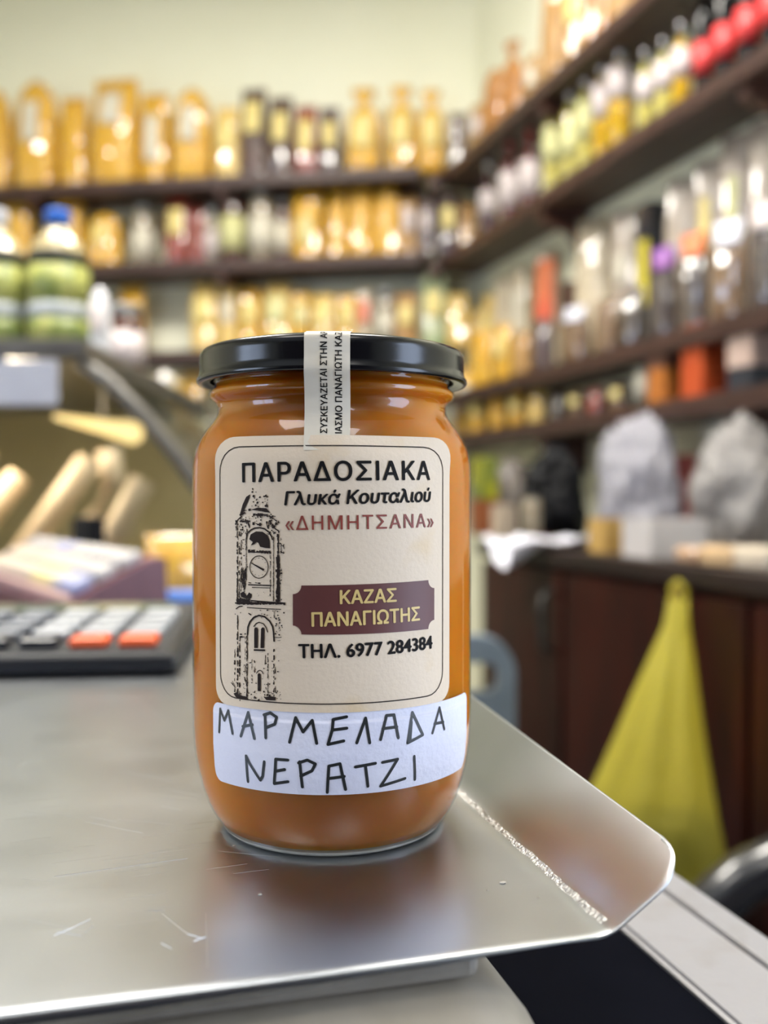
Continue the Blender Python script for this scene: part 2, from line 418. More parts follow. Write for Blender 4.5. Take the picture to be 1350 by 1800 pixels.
# scratch marks and dried flecks on the tray
m_fleck = M('dried_fleck', (186, 180, 172), 0.6)
m_scratch = M('bright_scratch', (214, 212, 208), 0.5, metal=.8)
def tray_pt(px, py):
    p = on_z(px, py, TZ); q = E(p.x, p.y, p.z) - KW
    c, s = math.cos(YAW), math.sin(YAW)
    return Vector((q.x * c + q.y * s, -q.x * s + q.y * c, ZS))
vs, fs = [], []
def scratch(pts, wd, h=.00012):
    P = [tray_pt(*p) for p in pts]
    for a, b in zip(P, P[1:]):
        d = (b - a).normalized(); n = Vector((-d.y, d.x, 0)) * wd; o = len(vs); up = Vector((0, 0, h)); lo = Vector((0, 0, -.0002))
        vs.extend([a - n + lo, a + n + lo, b + n + lo, b - n + lo, a + up, b + up])
        fs.extend([(o, o + 4, o + 5, o + 3), (o + 4, o + 1, o + 2, o + 5), (o, o + 1, o + 4), (o + 3, o + 5, o + 2)])
for pts in ([(254, 1602), (290, 1600)], [(285, 1606), (300, 1619), (330, 1642), (356, 1650)], [(340, 1655), (362, 1647)], [(283, 1658), (302, 1668)],
            [(362, 1606), (363, 1642), (365, 1700)], [(95, 1645), (125, 1632), (160, 1615), (165, 1627), (143, 1645), (100, 1638)], [(95, 1541), (210, 1525), (330, 1509)]):
    scratch(pts, .00012)
rs = random.Random(12)
for k in range(46):                              # fine wiping scratches over the left of the tray
    x, y = rs.uniform(5, 420), rs.uniform(1330, 1640); ln = rs.uniform(25, 130); sl = rs.choice((-.16, -.14, -.12, .10, .2))
    scratch([(x, y), (x + ln, y + ln * sl)], rs.uniform(.00003, .00006), .00003)
link_mesh('scratch', vs, fs, m_scratch, tray, smooth=False)
# worn crease along the flange fold, its highlight put into the pale colour
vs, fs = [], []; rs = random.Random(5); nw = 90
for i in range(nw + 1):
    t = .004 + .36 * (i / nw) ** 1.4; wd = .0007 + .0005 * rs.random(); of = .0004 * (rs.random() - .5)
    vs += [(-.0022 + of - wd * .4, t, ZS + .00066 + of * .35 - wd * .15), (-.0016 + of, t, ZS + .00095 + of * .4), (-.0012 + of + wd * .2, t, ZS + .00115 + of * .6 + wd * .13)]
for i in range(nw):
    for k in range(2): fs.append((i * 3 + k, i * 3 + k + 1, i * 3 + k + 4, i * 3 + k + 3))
link_mesh('worn_highlight_crease', vs, fs, M('worn_highlight_steel', (196, 196, 194), 0.45, metal=.8, col2=(160, 160, 158), scale=400, bump=.5, bscale=900, contrast=(.4, .6)), tray)
bm = bmesh.new()
for px, py, s in ((884, 1553, .0007), (857, 1565, .0003), (457, 1573, .0004), (946, 1578, .0003), (412, 1487, .0004), (1048, 1598, .0009)):
    p = tray_pt(px, py)
    g = bmesh.ops.create_icosphere(bm, subdivisions=1, radius=s)['verts']
    for v in g: v.co = Vector((v.co.x * 1.3, v.co.y, v.co.z * .5)) + p + Vector((0, 0, s * .3))
link_bm('dried_fleck', bm, m_fleck, tray)

# ------------------------------------------------------------------ the jar
R = .0400
JAR = Vector((0, 0, 1.0))
jar = thing('marmalade_jar', 'glass jar of orange marmalade with black lid standing on the steel tray', 'jar', JAR)
outer = [(0, .0030), (.022, .0028), (.0275, .0014), (.0289, .0002), (.0300, .0), (.0312, .0006), (.0328, .0024), (.0344, .0050), (.0361, .0084), (.0375, .0127), (.0388, .0175),
         (.0396, .0230), (.0400, .0290), (.0400, .0450), (.0400, .0650), (.0400, .0850), (.0400, .0990), (.0399, .1025), (.0396, .1048), (.0389, .1073), (.0378, .1099), (.0363, .1123),
         (.0347, .1143), (.0334, .1162), (.0328, .1177), (.0327, .1190), (.0330, .1202), (.0340, .1210), (.0350, .1217), (.0353, .1226), (.0350, .1235), (.0340, .1242), (.0335, .1250),
         (.0336, .1257), (.0342, .1264), (.0343, .1270), (.0336, .1277), (.0333, .1290), (.0333, .1330)]
def rprof(z):
    P = [p for p in outer[4:] if True]
    for (r0, z0), (r1, z1) in zip(P, P[1:]):
        if z0 <= z <= z1 and z1 > z0: return r0 + (r1 - r0) * (z - z0) / (z1 - z0)
    return R
m_jarglass = thin_glass('jar_glass', (1, 1, 1), 0.03, .75, 0.0)
m_base = bpy.data.materials.new('thick_glass_base'); m_base.use_nodes = True
bb = m_base.node_tree.nodes['Principled BSDF']; bb.inputs['Transmission Weight'].default_value = .55; bb.inputs['Roughness'].default_value = 0.02; bb.inputs['IOR'].default_value = 1.5
bb.inputs['Base Color'].default_value = (.96, .92, .8, 1)
m_jam = M('orange_marmalade', (208, 130, 30), 0.26, col2=(194, 116, 22), scale=45, sss=1.0, sss_r=.014, spec=0.35, stretch=(1, 1, .35))
lathe('glass_body', outer[5:], m_jarglass, jar, 96)
lathe('glass_base', [(0, .0026), (.022, .0024), (.0272, .0012), (.0287, .0001), (.0300, .0), (.0312, .0006), (.0322, .0017), (.0300, .0030), (.022, .0034), (0, .0034)], m_base, jar, 96)
jam_prof = [(0, .0036), (.022, .0036), (.0302, .0030), (.0322, .0024), (.0340, .0050), (.0357, .0084), (.0371, .0128), (.0384, .0176)] + [(r - .0004, z) for r, z in outer[11:] if z < .1262] + [(.031, .1275), (0, .1275)]
lathe('marmalade', jam_prof, m_jam, jar, 96)
lid = lathe('lid', [(.0350, .1262), (.0372, .1256), (.0384, .1256), (.0388, .1262), (.0386, .1270), (.0381, .1278), (.0379, .1290), (.0379, .1325), (.0377, .1338), (.0371, .1347), (.0360, .1352), (.0335, .1353),
                    (.0322, .1354), (.0316, .1359), (.0306, .1363), (.0290, .1364), (0, .1364)], m_gblack, jar, 96)

# ---- flat artwork: pieces in label space (s along the curve, z up), each with a layer and a material index
def cyl(px, py, r=.0403):
    """pixel -> (s, z) on the jar's front"""
    d = ray(px, py); o = E(0, 0, 0) - JAR
    A = d.x * d.x + d.y * d.y; B = 2 * (o.x * d.x + o.y * d.y); Cc = o.x * o.x + o.y * o.y - r * r
    q = B * B - 4 * A * Cc
    t = (-B - math.sqrt(max(q, 0))) / (2 * A); p = o + d * t
    return r * math.atan2(p.x, -p.y), p.z
class Art:
    def __init__(s): s.v = []; s.f = []; s.m = []; s.l = []
    def face(s, pts, mi, layer):
        o = len(s.v); s.v += [(x, z) for x, z in pts]; s.l += [layer] * len(pts)
        s.f.append(tuple(range(o, o + len(pts)))); s.m.append(mi)
    def mesh(s, vs, fs, mi, layer):
        o = len(s.v); s.v += vs; s.l += [layer] * len(vs)
        for f in fs: s.f.append(tuple(o + i for i in f)); s.m.append(mi)
    def ribbon(s, pts, wd, mi, layer, closed=False, taper=None):
        P = [Vector(p) for p in pts]
        if closed: P.append(P[0].copy())
        Q = [P[0]]
        for a, b in zip(P, P[1:]):
            n = max(1, int((b - a).length / .0012))
            Q += [a.lerp(b, (k + 1) / n) for k in range(n)]
        N = len(Q); L, Rr = [], []
        for i, p in enumerate(Q):
            if closed: t = (Q[(i + 1) % N] if i < N - 1 else Q[1]) - (Q[i - 1] if i else Q[-2])
            else: t = Q[min(i + 1, N - 1)] - Q[max(0, i - 1)]
            if t.length < 1e-9: t = Vector((1, 0))
            t.normalize(); n = Vector((-t.y, t.x))
            w = wd / 2 * (taper(i / max(1, N - 1)) if taper else 1)
            L.append(p + n * w); Rr.append(p - n * w)
        vs = [tuple(x) for x in L] + [tuple(x) for x in Rr]
        s.mesh(vs, [(i, N + i, N + i + 1, i + 1) for i in range(N - 1)], mi, layer)
    def dot(s, c, r, mi, layer, n=8, sx=1.0):
        s.face([(c[0] + r * sx * math.cos(2 * PI * k / n), c[1] + r * math.sin(2 * PI * k / n)) for k in range(n)], mi, layer)
    def stroke(s, pts, wd, mi, layer):          # pen stroke with round ends and joints
        for a, b in zip(pts, pts[1:]): s.ribbon([a, b], wd, mi, layer)
        for p in pts: s.dot(p, wd / 2, mi, layer, 10)
    def poly(s, pts, mi, layer, step=.002):
        bm = bmesh.new(); vv = [bm.verts.new((x, z, 0)) for x, z in pts]; bm.faces.new(vv)
        bmesh.ops.triangulate(bm, faces=bm.faces)
        s.bm(bm, mi, layer, step)
    def bm(s, bm, mi, layer, step=.002):
        x0 = min(v.co.x for v in bm.verts); x1 = max(v.co.x for v in bm.verts)
        k = x0 + step
        while k < x1:
            bmesh.ops.bisect_plane(bm, geom=bm.verts[:] + bm.edges[:] + bm.faces[:], dist=1e-7, plane_co=(k, 0, 0), plane_no=(1, 0, 0)); k += step
        bm.verts.index_update()
        s.mesh([(v.co.x, v.co.y) for v in bm.verts], [tuple(v.index for v in f.verts) for f in bm.faces], mi, layer); bm.free()
    def text(s, body, p0, p1, cap, mi, layer, bold=0.0, shear=0.0, spacing=1.0):
        """baseline from p0 to p1 in label space, capitals `cap` high"""
        cu = bpy.data.curves.new('lettering', 'FONT'); cu.body = body; cu.shear = shear; cu.space_character = spacing; cu.resolution_u = 4; cu.fill_mode = 'NONE'
        ob = bpy.data.objects.new('lettering', cu); C.objects.link(ob)
        bpy.context.view_layer.update()
        me = bpy.data.meshes.new_from_object(ob.evaluated_get(bpy.context.evaluated_depsgraph_get()))
        bpy.data.objects.remove(ob); bpy.data.curves.remove(cu)
        P2 = [Vector((v.co.x, v.co.y)) for v in me.vertices]; E2 = [tuple(e.vertices) for e in me.edges]
        bpy.data.meshes.remove(me)
        ov, _, of, _, _, _ = delaunay_2d_cdt(P2, E2, [], 0, 1e-5)
        segs = [(P2[a], P2[b]) for a, b in E2]
        def inside(x, y):
            c = False
            for a, b in segs:
                if (a.y > y) != (b.y > y) and x < (b.x - a.x) * (y - a.y) / (b.y - a.y) + a.x: c = not c
            return c
        bm = bmesh.new(); bv = [bm.verts.new((v.x, v.y, 0)) for v in ov]
        for f in of:
            cx = sum(ov[i].x for i in f) / len(f); cy = sum(ov[i].y for i in f) / len(f)
            if inside(cx, cy): bm.faces.new([bv[i] for i in f])
        for v in [v for v in bm.verts if not v.link_faces]: bm.verts.remove(v)
        x0 = min(v.co.x for v in bm.verts); x1 = max(v.co.x for v in bm.verts)
        a, b = Vector(p0), Vector(p1); d = b - a; L = d.length; d.normalize(); n = Vector((-d.y, d.x))
        for v in bm.verts:
            q = a + d * ((v.co.x - x0) / (x1 - x0) * L) + n * (v.co.y / .729 * cap); v.co = (q.x, q.y, 0)
        if bold:
            w_ = bold * cap
            for k, (ox, oy) in enumerate(((-w_, 0), (w_, 0), (0, w_ * .7), (0, -w_ * .7))):
                c_ = bm.copy()
                for v in c_.verts: v.co.x += ox; v.co.y += oy
                s.bm(c_, mi, layer + .1 * k + .1)
        s.bm(bm, mi, layer)
    def build(s, name, mats, fn, parent):
        vs = [fn(x, z, l) for (x, z), l in zip(s.v, s.l)]
        # every print faces outwards
        fs = []
        for f in s.f:
            a = sum(s.v[f[i]][0] * s.v[f[(i + 1) % len(f)]][1] - s.v[f[(i + 1) % len(f)]][0] * s.v[f[i]][1] for i in range(len(f)))
            fs.append(f if a > 0 else tuple(reversed(f)))
        return link_mesh(name, vs, fs, mats, parent, True, s.m)
def sstep(a, b, x):
    t = max(0, min(1, (x - a) / (b - a))); return t * t * (3 - 2 * t)
RM = .0403
def lab(s, z, layer):                            # main label surface
    th = s / RM; r = RM
    if z > .0985:
        wgt = sstep(.62, 1.0, abs(th))
        follow = min(RM, rprof(z) + .0004); peel = RM + .0006 * sstep(.0985, .108, z)
        r = follow * (1 - wgt) + peel * wgt
        r += .00035 * math.sin(th * 9 + 1) * sstep(.1015, .107, z) * (1 - wgt)
    r += layer * .00005
    return (r * math.sin(th), -r * math.cos(th), z)
def white(s, z, layer):
    th = s / RM; r = min(R, rprof(z)) + .00015 + layer * .00005
    return (r * math.sin(th), -r * math.cos(th), z)

m_paper = M('aged_label_paper', (219, 199, 174), 0.62, col2=(208, 172, 104), scale=42, contrast=(0.56, 0.84), bump=0.08, bscale=900)
m_ink = M('black_print', (24, 21, 20), 0.7, spec=.15)
m_ink2 = M('dark_brown_print', (46, 35, 30), 0.7, col2=(38, 28, 24), spec=.15)
m_red = M('brick_red_print', (138, 58, 46), 0.55)
m_maroon = M('maroon_print', (94, 48, 44), 0.5, col2=(88, 44, 40))
m_gold = M('pale_gold_print', (226, 196, 124), 0.5)

def grid_panel(art, s0, s1, z0, z1, rb, rt, mi, layer, ncol=44):
    zs = sorted(set([z0 + rb * (1 - math.cos(k * PI / 12)) for k in range(7)] + [z1 - rt * (1 - math.cos(k * PI / 12)) for k in range(7)] + [z0 + rb + (z1 - z0 - rb - rt) * k / 30 for k in range(31)]))
    vs, fs = [], []
    for z in zs:
        d = 0
        if z < z0 + rb: d = rb - math.sqrt(max(0, rb * rb - (z0 + rb - z) ** 2))
        if z > z1 - rt: d = rt - math.sqrt(max(0, rt * rt - (z - z1 + rt) ** 2))
        for k in range(ncol + 1): vs.append((s0 + d + (s1 - s0 - 2 * d) * k / ncol, z))
    n = ncol + 1
    for i in range(len(zs) - 1):
        for k in range(ncol): fs.append((i * n + k, i * n + k + 1, (i + 1) * n + k + 1, (i + 1) * n + k))
    art.mesh(vs, fs, mi, layer)
def rrect(s0, s1, z0, z1, rb, rt):
    P = []
    for cx, cz, a0, r in ((s1 - rb, z0 + rb, -90, rb), (s1 - rt, z1 - rt, 0, rt), (s0 + rt, z1 - rt, 90, rt), (s0 + rb, z0 + rb, 180, rb)):
        for k in range(7):
            a = math.radians(a0 + 15 * k); P.append((cx + r * math.cos(a), cz + r * math.sin(a)))
    return P
sL = cyl(379, 1000)[0]; sR = cyl(790, 1000)[0]; zB = cyl(580, 1253)[1]; zT = .1093
def Z2(x, y): return cyl(330 + x / 2.596, 740 + y / 2.596)
art = Art()
grid_panel(art, sL, sR, zB, zT, .0045, .006, 0, 0)
inset = .0021
art.ribbon(rrect(sL + inset, sR - inset * 1.5, zB + .0022, zT - .0027, .0058, .0068), .00028, 2, 2, closed=True)
def cap(x, y0, y1): return abs(Z2(x, y0)[1] - Z2(x, y1)[1])
art.text('ΠΑΡΑΔΟΣΙΑΚΑ', Z2(252, 279), Z2(1103, 268), cap(650, 185, 273), 1, 3, .03, spacing=1.12)
art.text('Γλυκά Κουταλιού', Z2(443, 384), Z2(1108, 367), cap(700, 318, 380), 1, 3, .045, shear=.16)
art.text('«ΔΗΜΗΤΣΑΝΑ»', Z2(447, 497), Z2(1120, 483), cap(780, 428, 492), 3, 3, .012, spacing=1.15)
# name plate with notched corners
pl0, pl1 = Z2(480, 865)[0], Z2(1124, 845)[0]
zc = lambda s, y0, y1: 0
ptop = lambda s: Z2(480, 750)[1] + (Z2(1120, 724)[1] - Z2(480, 750)[1]) * (s - pl0) / (pl1 - pl0)
pbot = lambda s: Z2(480, 973)[1] + (Z2(1120, 946)[1] - Z2(480, 973)[1]) * (s - pl0) / (pl1 - pl0)
nr = .0022; P = []
for cx, top, a0 in ((pl0, False, 90), (pl1, False, 180), (pl1, True, 270), (pl0, True, 360)):
    cz = (ptop if top else pbot)(cx)
    for k in range(7):
        a = math.radians(a0 - 15 * k if True else 0)
        P.append((cx + nr * math.cos(a), cz + nr * math.sin(a)))
art.poly(P, 4, 2)
art.text('ΚΑΖΑΣ', Z2(696, 834), Z2(950, 823), cap(820, 768, 829), 5, 4, .04)
art.text('ΠΑΝΑΓΙΩΤΗΣ', Z2(568, 937), Z2(1056, 908), cap(800, 862, 925), 5, 4, .04)
art.text('ΤΗΛ. 6977 284384', Z2(508, 1081), Z2(1114, 1036), cap(800, 1000, 1062), 1, 3, .045)
# the clock tower print
rnd = random.Random(4)
def T(x, y): return cyl(380 + x / 4.5, 850 + y / 4.5)
U = .000143 / 4.5 * 1.35
def line(pts, w): art.ribbon([T(*p) for p in pts], w * U, 2, 3)
def rough(x0, y0, x1, y1, w, gap=.25, jit=3, step=16):
    n = max(2, int(math.hypot(x1 - x0, y1 - y0) / step))
    for i in range(n):
        if rnd.random() < gap: continue
        a, b = i / n, (i + 1.15) / n
        j = lambda: rnd.uniform(-jit, jit)
        art.ribbon([T(x0 + (x1 - x0) * a + j(), y0 + (y1 - y0) * a + j()), T(x0 + (x1 - x0) * b + j(), y0 + (y1 - y0) * b + j())], w * U * rnd.uniform(.45, 1.3), 2, 3)
def blob(pts): art.poly([T(*p) for p in pts], 2, 3)
def specks(x0, y0, x1, y1, n, r=4):
    for i in range(n):
        c = T(rnd.uniform(x0, x1), rnd.uniform(y0, y1)); q = rnd.uniform(.35, 1) * r * U
        art.face([(c[0] + q * rnd.uniform(.5, 1.5) * math.cos(k * 1.05), c[1] + q * rnd.uniform(.4, 1.3) * math.sin(k * 1.05)) for k in range(6)], 2, 3)
blob([(270, 85), (240, 105), (212, 165), (188, 252), (212, 238), (226, 202), (250, 150), (266, 112)])
blob([(275, 208), (330, 190), (398, 195), (432, 232), (392, 226), (330, 214)])
rough(295, 245, 405, 248, 15, .1); rough(210, 215, 290, 205, 10); rough(190, 250, 230, 232, 12); rough(288, 318, 355, 322, 20, .1)
specks(285, 95, 410, 185, 26, 8); specks(285, 35, 320, 70, 5, 7); rough(360, 100, 410, 180, 9, .3); specks(230, 240, 480, 340, 36, 7)
rough(160, 300, 200, 260, 10); rough(160, 290, 160, 370, 8); rough(200, 300, 270, 295, 12); rough(255, 300, 265, 350, 9); rough(400, 300, 410, 350, 9); rough(420, 250, 480, 300, 9); rough(440, 330, 500, 380, 9)
specks(400, 290, 500, 420, 40, 7); specks(155, 280, 250, 430, 40, 7)
line([(240, 442), (248, 395), (275, 368), (305, 353), (345, 349), (385, 358), (420, 385), (440, 420), (447, 445)], 9)
blob([(264, 440), (275, 402), (318, 378), (368, 380), (408, 408), (425, 450), (428, 512), (392, 510), (350, 500), (335, 468), (322, 462), (300, 482), (276, 490), (292, 462)])
rough(255, 535, 430, 545, 17, .05, 4, 12); line([(255, 540), (428, 548)], 5)
art.ribbon([T(340 + 72 * math.cos(k * PI / 18), 660 + 88 * math.sin(k * PI / 18)) for k in range(36)], 5 * U, 2, 3, closed=True)
art.ribbon([T(275, 625), T(380, 684)], 12 * U, 2, 3, taper=lambda t: .35 + .75 * t)
for a in range(12):
    q = a * PI / 6; line([(340 + 54 * math.cos(q), 660 + 66 * math.sin(q)), (340 + 60 * math.cos(q), 660 + 74 * math.sin(q))], 3)
for x, y0, y1, w, gp in ((170, 300, 925, 9, .1), (186, 330, 900, 7, .3), (200, 380, 660, 6, .4), (240, 380, 770, 5, 0), (430, 560, 890, 5, .1), (455, 420, 925, 5, .05), (492, 400, 600, 12, .2), (490, 580, 930, 22, .05), (500, 600, 930, 10, .15),
                         (172, 1040, 1670, 10, .25), (188, 1180, 1690, 8, .2), (246, 1190, 1700, 9, .12), (390, 1340, 1430, 5, .1), (410, 1340, 1670, 5, .4), (458, 1310, 1700, 8, .35), (305, 1380, 1490, 6, .3), (460, 1000, 1060, 5, .1), (232, 1180, 1600, 4, .5), (150, 1260, 1640, 6, .6), (468, 1450, 1700, 5, .5), (285, 1390, 1660, 4, .6)):
    rough(x, y0, x, y1, w, gp, 2.5)
line([(240, 380), (240, 765)], 3); line([(455, 430), (455, 930)], 3)
for k in range(24): rough(rnd.uniform(196, 235), rnd.uniform(660, 870), rnd.uniform(196, 245), rnd.uniform(660, 870), 5, .2, 4)
blob([(195, 870), (225, 860), (245, 888), (262, 860), (284, 875), (280, 905), (240, 912), (200, 895)])
rough(255, 783, 350, 788, 7, .1); line([(255, 800), (440, 806)], 7); line([(285, 820), (430, 826)], 4)
rough(160, 915, 270, 930, 24, 0, 5, 10); rough(150, 945, 545, 948, 16, .02, 3, 12); line([(275, 925), (540, 945)], 8); line([(245, 980), (515, 995)], 5); line([(158, 992), (185, 972), (212, 970)], 6); rough(165, 930, 240, 938, 20, 0, 5, 9)
line([(250, 1195), (253, 1135), (270, 1092), (300, 1058), (340, 1043), (385, 1053), (425, 1088), (448, 1130), (455, 1175), (460, 1250)], 10)
line([(298, 1132), (318, 1106), (342, 1097), (375, 1108), (395, 1135), (408, 1176)], 6)
blob([(303, 1150), (310, 1138), (325, 1138), (333, 1150), (331, 1300), (303, 1300)]); blob([(357, 1150), (364, 1138), (377, 1138), (384, 1150), (381, 1300), (352, 1300)])
line([(300, 1316), (390, 1318)], 10)
blob([(330, 1508), (342, 1497), (355, 1508), (355, 1642), (330, 1640)]); line([(320, 1502), (332, 1482), (348, 1476), (364, 1485), (375, 1506)], 5)
blob([(140, 1660), (165, 1650), (185, 1675), (235, 1682), (255, 1700), (245, 1712), (190, 1700), (160, 1690)]); blob([(380, 1690), (430, 1680), (475, 1690), (470, 1715), (400, 1712)])
rough(240, 1010, 275, 1040, 12, .1); rough(190, 1190, 240, 1190, 8); rough(190, 1215, 240, 1212, 8); rough(460, 1215, 515, 1218, 4); rough(465, 1245, 510, 1240, 4); rough(225, 1530, 240, 1580, 8, .1); rough(122, 1575, 155, 1610, 4, .1); rough(130, 1560, 150, 1600, 4, .1)
rough(515, 480, 515, 550, 5, .1); rough(535, 480, 535, 550, 5, .1); rough(510, 490, 535, 490, 5, 0); rough(510, 545, 535, 548, 5, 0); rough(150, 1360, 150, 1430, 12, .4)
specks(150, 1000, 540, 1060, 16, 6); specks(470, 1060, 525, 1200, 22, 6); specks(150, 1400, 500, 1700, 60, 5); specks(165, 420, 250, 900, 60, 5); specks(480, 400, 520, 920, 40, 6); specks(140, 1640, 520, 1715, 40, 7); specks(280, 840, 420, 900, 8, 3)
paper = art.build('paper_label', [m_paper, m_ink, m_ink2, m_red, m_maroon, m_gold], lab, jar)
paper['label'] = 'cream printed paper label with a clock tower drawing'

# ---- handwritten white sticker
m_wpaper = M('white_sticker_paper', (222, 221, 234), 0.6, col2=(214, 213, 228), scale=60, bump=0.12, bscale=700)
m_pen = M('black_marker_ink', (34, 36, 36), 0.45)
art = Art()
wl, wr = cyl(374, 1300)[0], cyl(821, 1290)[0]
grid_panel(art, wl, wr, .0190, .0400, .0025, .0025, 0, 0)
def H(x, y): return cyl(330 + x / 2.596, 1200 + y / 2.596)
for pts in ([(142, 225), (147, 120), (166, 172), (184, 128), (203, 232)], [(241, 244), (275, 136), (303, 255)], [(250, 200), (294, 192)],
            [(352, 150), (355, 252)], [(347, 147), (376, 138), (405, 158), (396, 190), (354, 206)], [(464, 272), (492, 160), (526, 225), (568, 172), (588, 277)],
            [(725, 156), (664, 168), (660, 215), (640, 282), (712, 266)], [(664, 216), (726, 208)], [(772, 275), (812, 162), (831, 275)],
            [(881, 260), (908, 150), (942, 147), (962, 252)], [(892, 210), (955, 202)], [(1005, 275), (1026, 136), (1074, 238), (1005, 275)], [(1022, 180), (1016, 262)],
            [(1118, 230), (1150, 114), (1172, 212)], [(1128, 187), (1168, 180)],
            [(266, 455), (264, 335), (280, 372), (325, 448), (337, 430), (347, 362)], [(456, 354), (400, 350), (396, 402), (389, 464), (454, 455)], [(396, 406), (440, 398)],
            [(510, 362), (520, 480)], [(505, 367), (545, 354), (582, 372), (566, 404), (514, 428)], [(636, 506), (644, 382), (695, 371), (722, 492)], [(642, 440), (715, 430)],
            [(766, 386), (858, 369)], [(812, 380), (826, 477)], [(890, 365), (960, 350), (886, 476), (998, 440)], [(1036, 337), (1045, 445)]):
    art.stroke([H(*p) for p in pts], .00078, 1, 2)
st = art.build('sticker', [m_wpaper, m_pen], white, jar)
st['label'] = 'white sticker handwritten in black marker'

# ---- paper seal over the lid
path = [(.012, .13662), (.0295, .13662), (.0308, .1365), (.0320, .1360), (.0340, .13555), (.0362, .1354), (.0374, .1349), (.03805, .1340), (.0382, .1325), (.0383, .1295), (.0389, .1266), (.0388, .1254), (.0378, .1230), (.0366, .1190), (.03655, .1150), (.03745, .1118), (.0388, .1086), (.0400, .1055)]
cum = [0]
for (a, b), (c, d) in zip(path, path[1:]): cum.append(cum[-1] + math.hypot(c - a, d - b))
def seal(s, v, layer):
    """v: distance up from the strip's lower end"""
    u = max(0, min(cum[-1], cum[-1] - v)); i = 0
    while i < len(cum) - 2 and cum[i + 1] < u: i += 1
    f = (u - cum[i]) / (cum[i + 1] - cum[i])
    r = path[i][0] + (path[i + 1][0] - path[i][0]) * f; z = path[i][1] + (path[i + 1][1] - path[i][1]) * f
    r += layer * .00005
    if z > .1357: return (s, -r, z + layer * .00005)
    th = s / max(r, .03)
    return (r * math.sin(th), -r * math.cos(th), z)
m_seal = M('seal_paper', (214, 204, 186), 0.6, col2=(206, 190, 162), scale=60, contrast=(.5, .8))
art = Art()
c0 = cyl(574, 720)[0]; hwid = .0058
vs, fs = [], []; nv = 70; ncx = 8
for i in range(nv + 1):
    for k in range(ncx + 1): vs.append((c0 - hwid + 2 * hwid * k / ncx, cum[-1] * i / nv))
for i in range(nv):
    for k in range(ncx): fs.append((i * (ncx + 1) + k, i * (ncx + 1) + k + 1, (i + 1) * (ncx + 1) + k + 1, (i + 1) * (ncx + 1) + k))
art.mesh(vs, fs, 0, 0)
def vert_text(body, s, v0, v1, capm):
    t = Art(); t.text(body, (0, 0), (v1 - v0, 0), capm, 1, 2, .03)
    o = [(s - y, v0 + x) for x, y in t.v]
    # cut long pieces by re-adding as they are: x became v
    art.mesh(o, t.f, 1, 2)
vert_text('ΣΥΣΚΕΥΑΖΕΤΑΙ ΣΤΗΝ ΑΡΚ', c0 - .0008 + .0008, .0046, .0334, .0017)
vert_text('ΙΑΣΜΟ ΠΑΝΑΓΙΩΤΗ ΚΑΖΑ', c0 + .0030 + .0007, .0046, .0330, .0017)
sl = art.build('seal_strip', [m_seal, m_ink], seal, jar)
sl['label'] = 'cream paper seal strip printed in black over the lid'

# ------------------------------------------------------------------ calculator on the tray
p = on_z(310, 1188, TZ)
calc = thing('desk_calculator', 'black desk calculator with grey and orange keys lying on the steel tray', 'calculator', E(p.x, p.y, TZ), math.radians(6.0))
m_calc = M('black_calculator_plastic', (20, 22, 28), 0.42, col2=(26, 28, 34))
m_calc_face = M('grey_calculator_face', (48, 49, 53), 0.5, col2=(42, 43, 47), scale=200)
W_, D_ = .172, .205
bm = bmesh.new(); add_box(bm, -W_, 0, 0, D_, .0012, .0120, .004, 3)
for v in bm.verts:
    if v.co.z > .008: v.co.z += v.co.y * .02
link_bm('body', bm, m_calc, calc)
def ctop(y): return .0150 + y * .02
bm = bmesh.new(); add_box(bm, -W_ + .007, -.007, .007, D_ - .007, .0120, .0127)
for v in bm.verts: v.co.z += v.co.y * .02
link_bm('face_plate', bm, m_calc_face, calc)
m_kl = M('pale_grey_key', (176, 178, 182), 0.4); m_kd = M('slate_grey_key', (112, 116, 126), 0.35); m_kb = M('dark_key', (38, 40, 50), 0.3); m_ko = M('orange_key', (236, 98, 44), 0.4, col2=(226, 88, 38))
for r_ in range(5):
    for c_ in range(6):
        x1 = -.012 - c_ * .0258; y0 = .014 + r_ * .0262
        mk = m_ko if (r_ == 0 and c_ < 2) else (m_kb if (r_ == 0) else (m_kl if c_ < 3 else m_kd))
        bm = bmesh.new(); add_box(bm, x1 - .0205, x1, y0, y0 + (.018 if r_ == 0 else .016), 0, .0052, .0022, 2)
        for v in bm.verts: v.co.z += .0126 + v.co.y * .02
        k = link_bm('key', bm, mk, calc)
        if mk is m_ko: k['label'] = 'orange key'
bm = bmesh.new(); add_box(bm, -W_ + .02, -.02, .152, .190, 0, .0015)
for v in bm.verts: v.co.z += .0127 + v.co.y * .02
link_bm('display', bm, M('calculator_display', (110, 120, 108), 0.15), calc)
bm = bmesh.new()
for x in (-W_ + .012, -.012):
    for y in (.012, D_ - .012): add_box(bm, x - .005, x + .005, y - .005, y + .005, 0, .0016)
link_bm('rubber_foot', bm, m_black, calc)

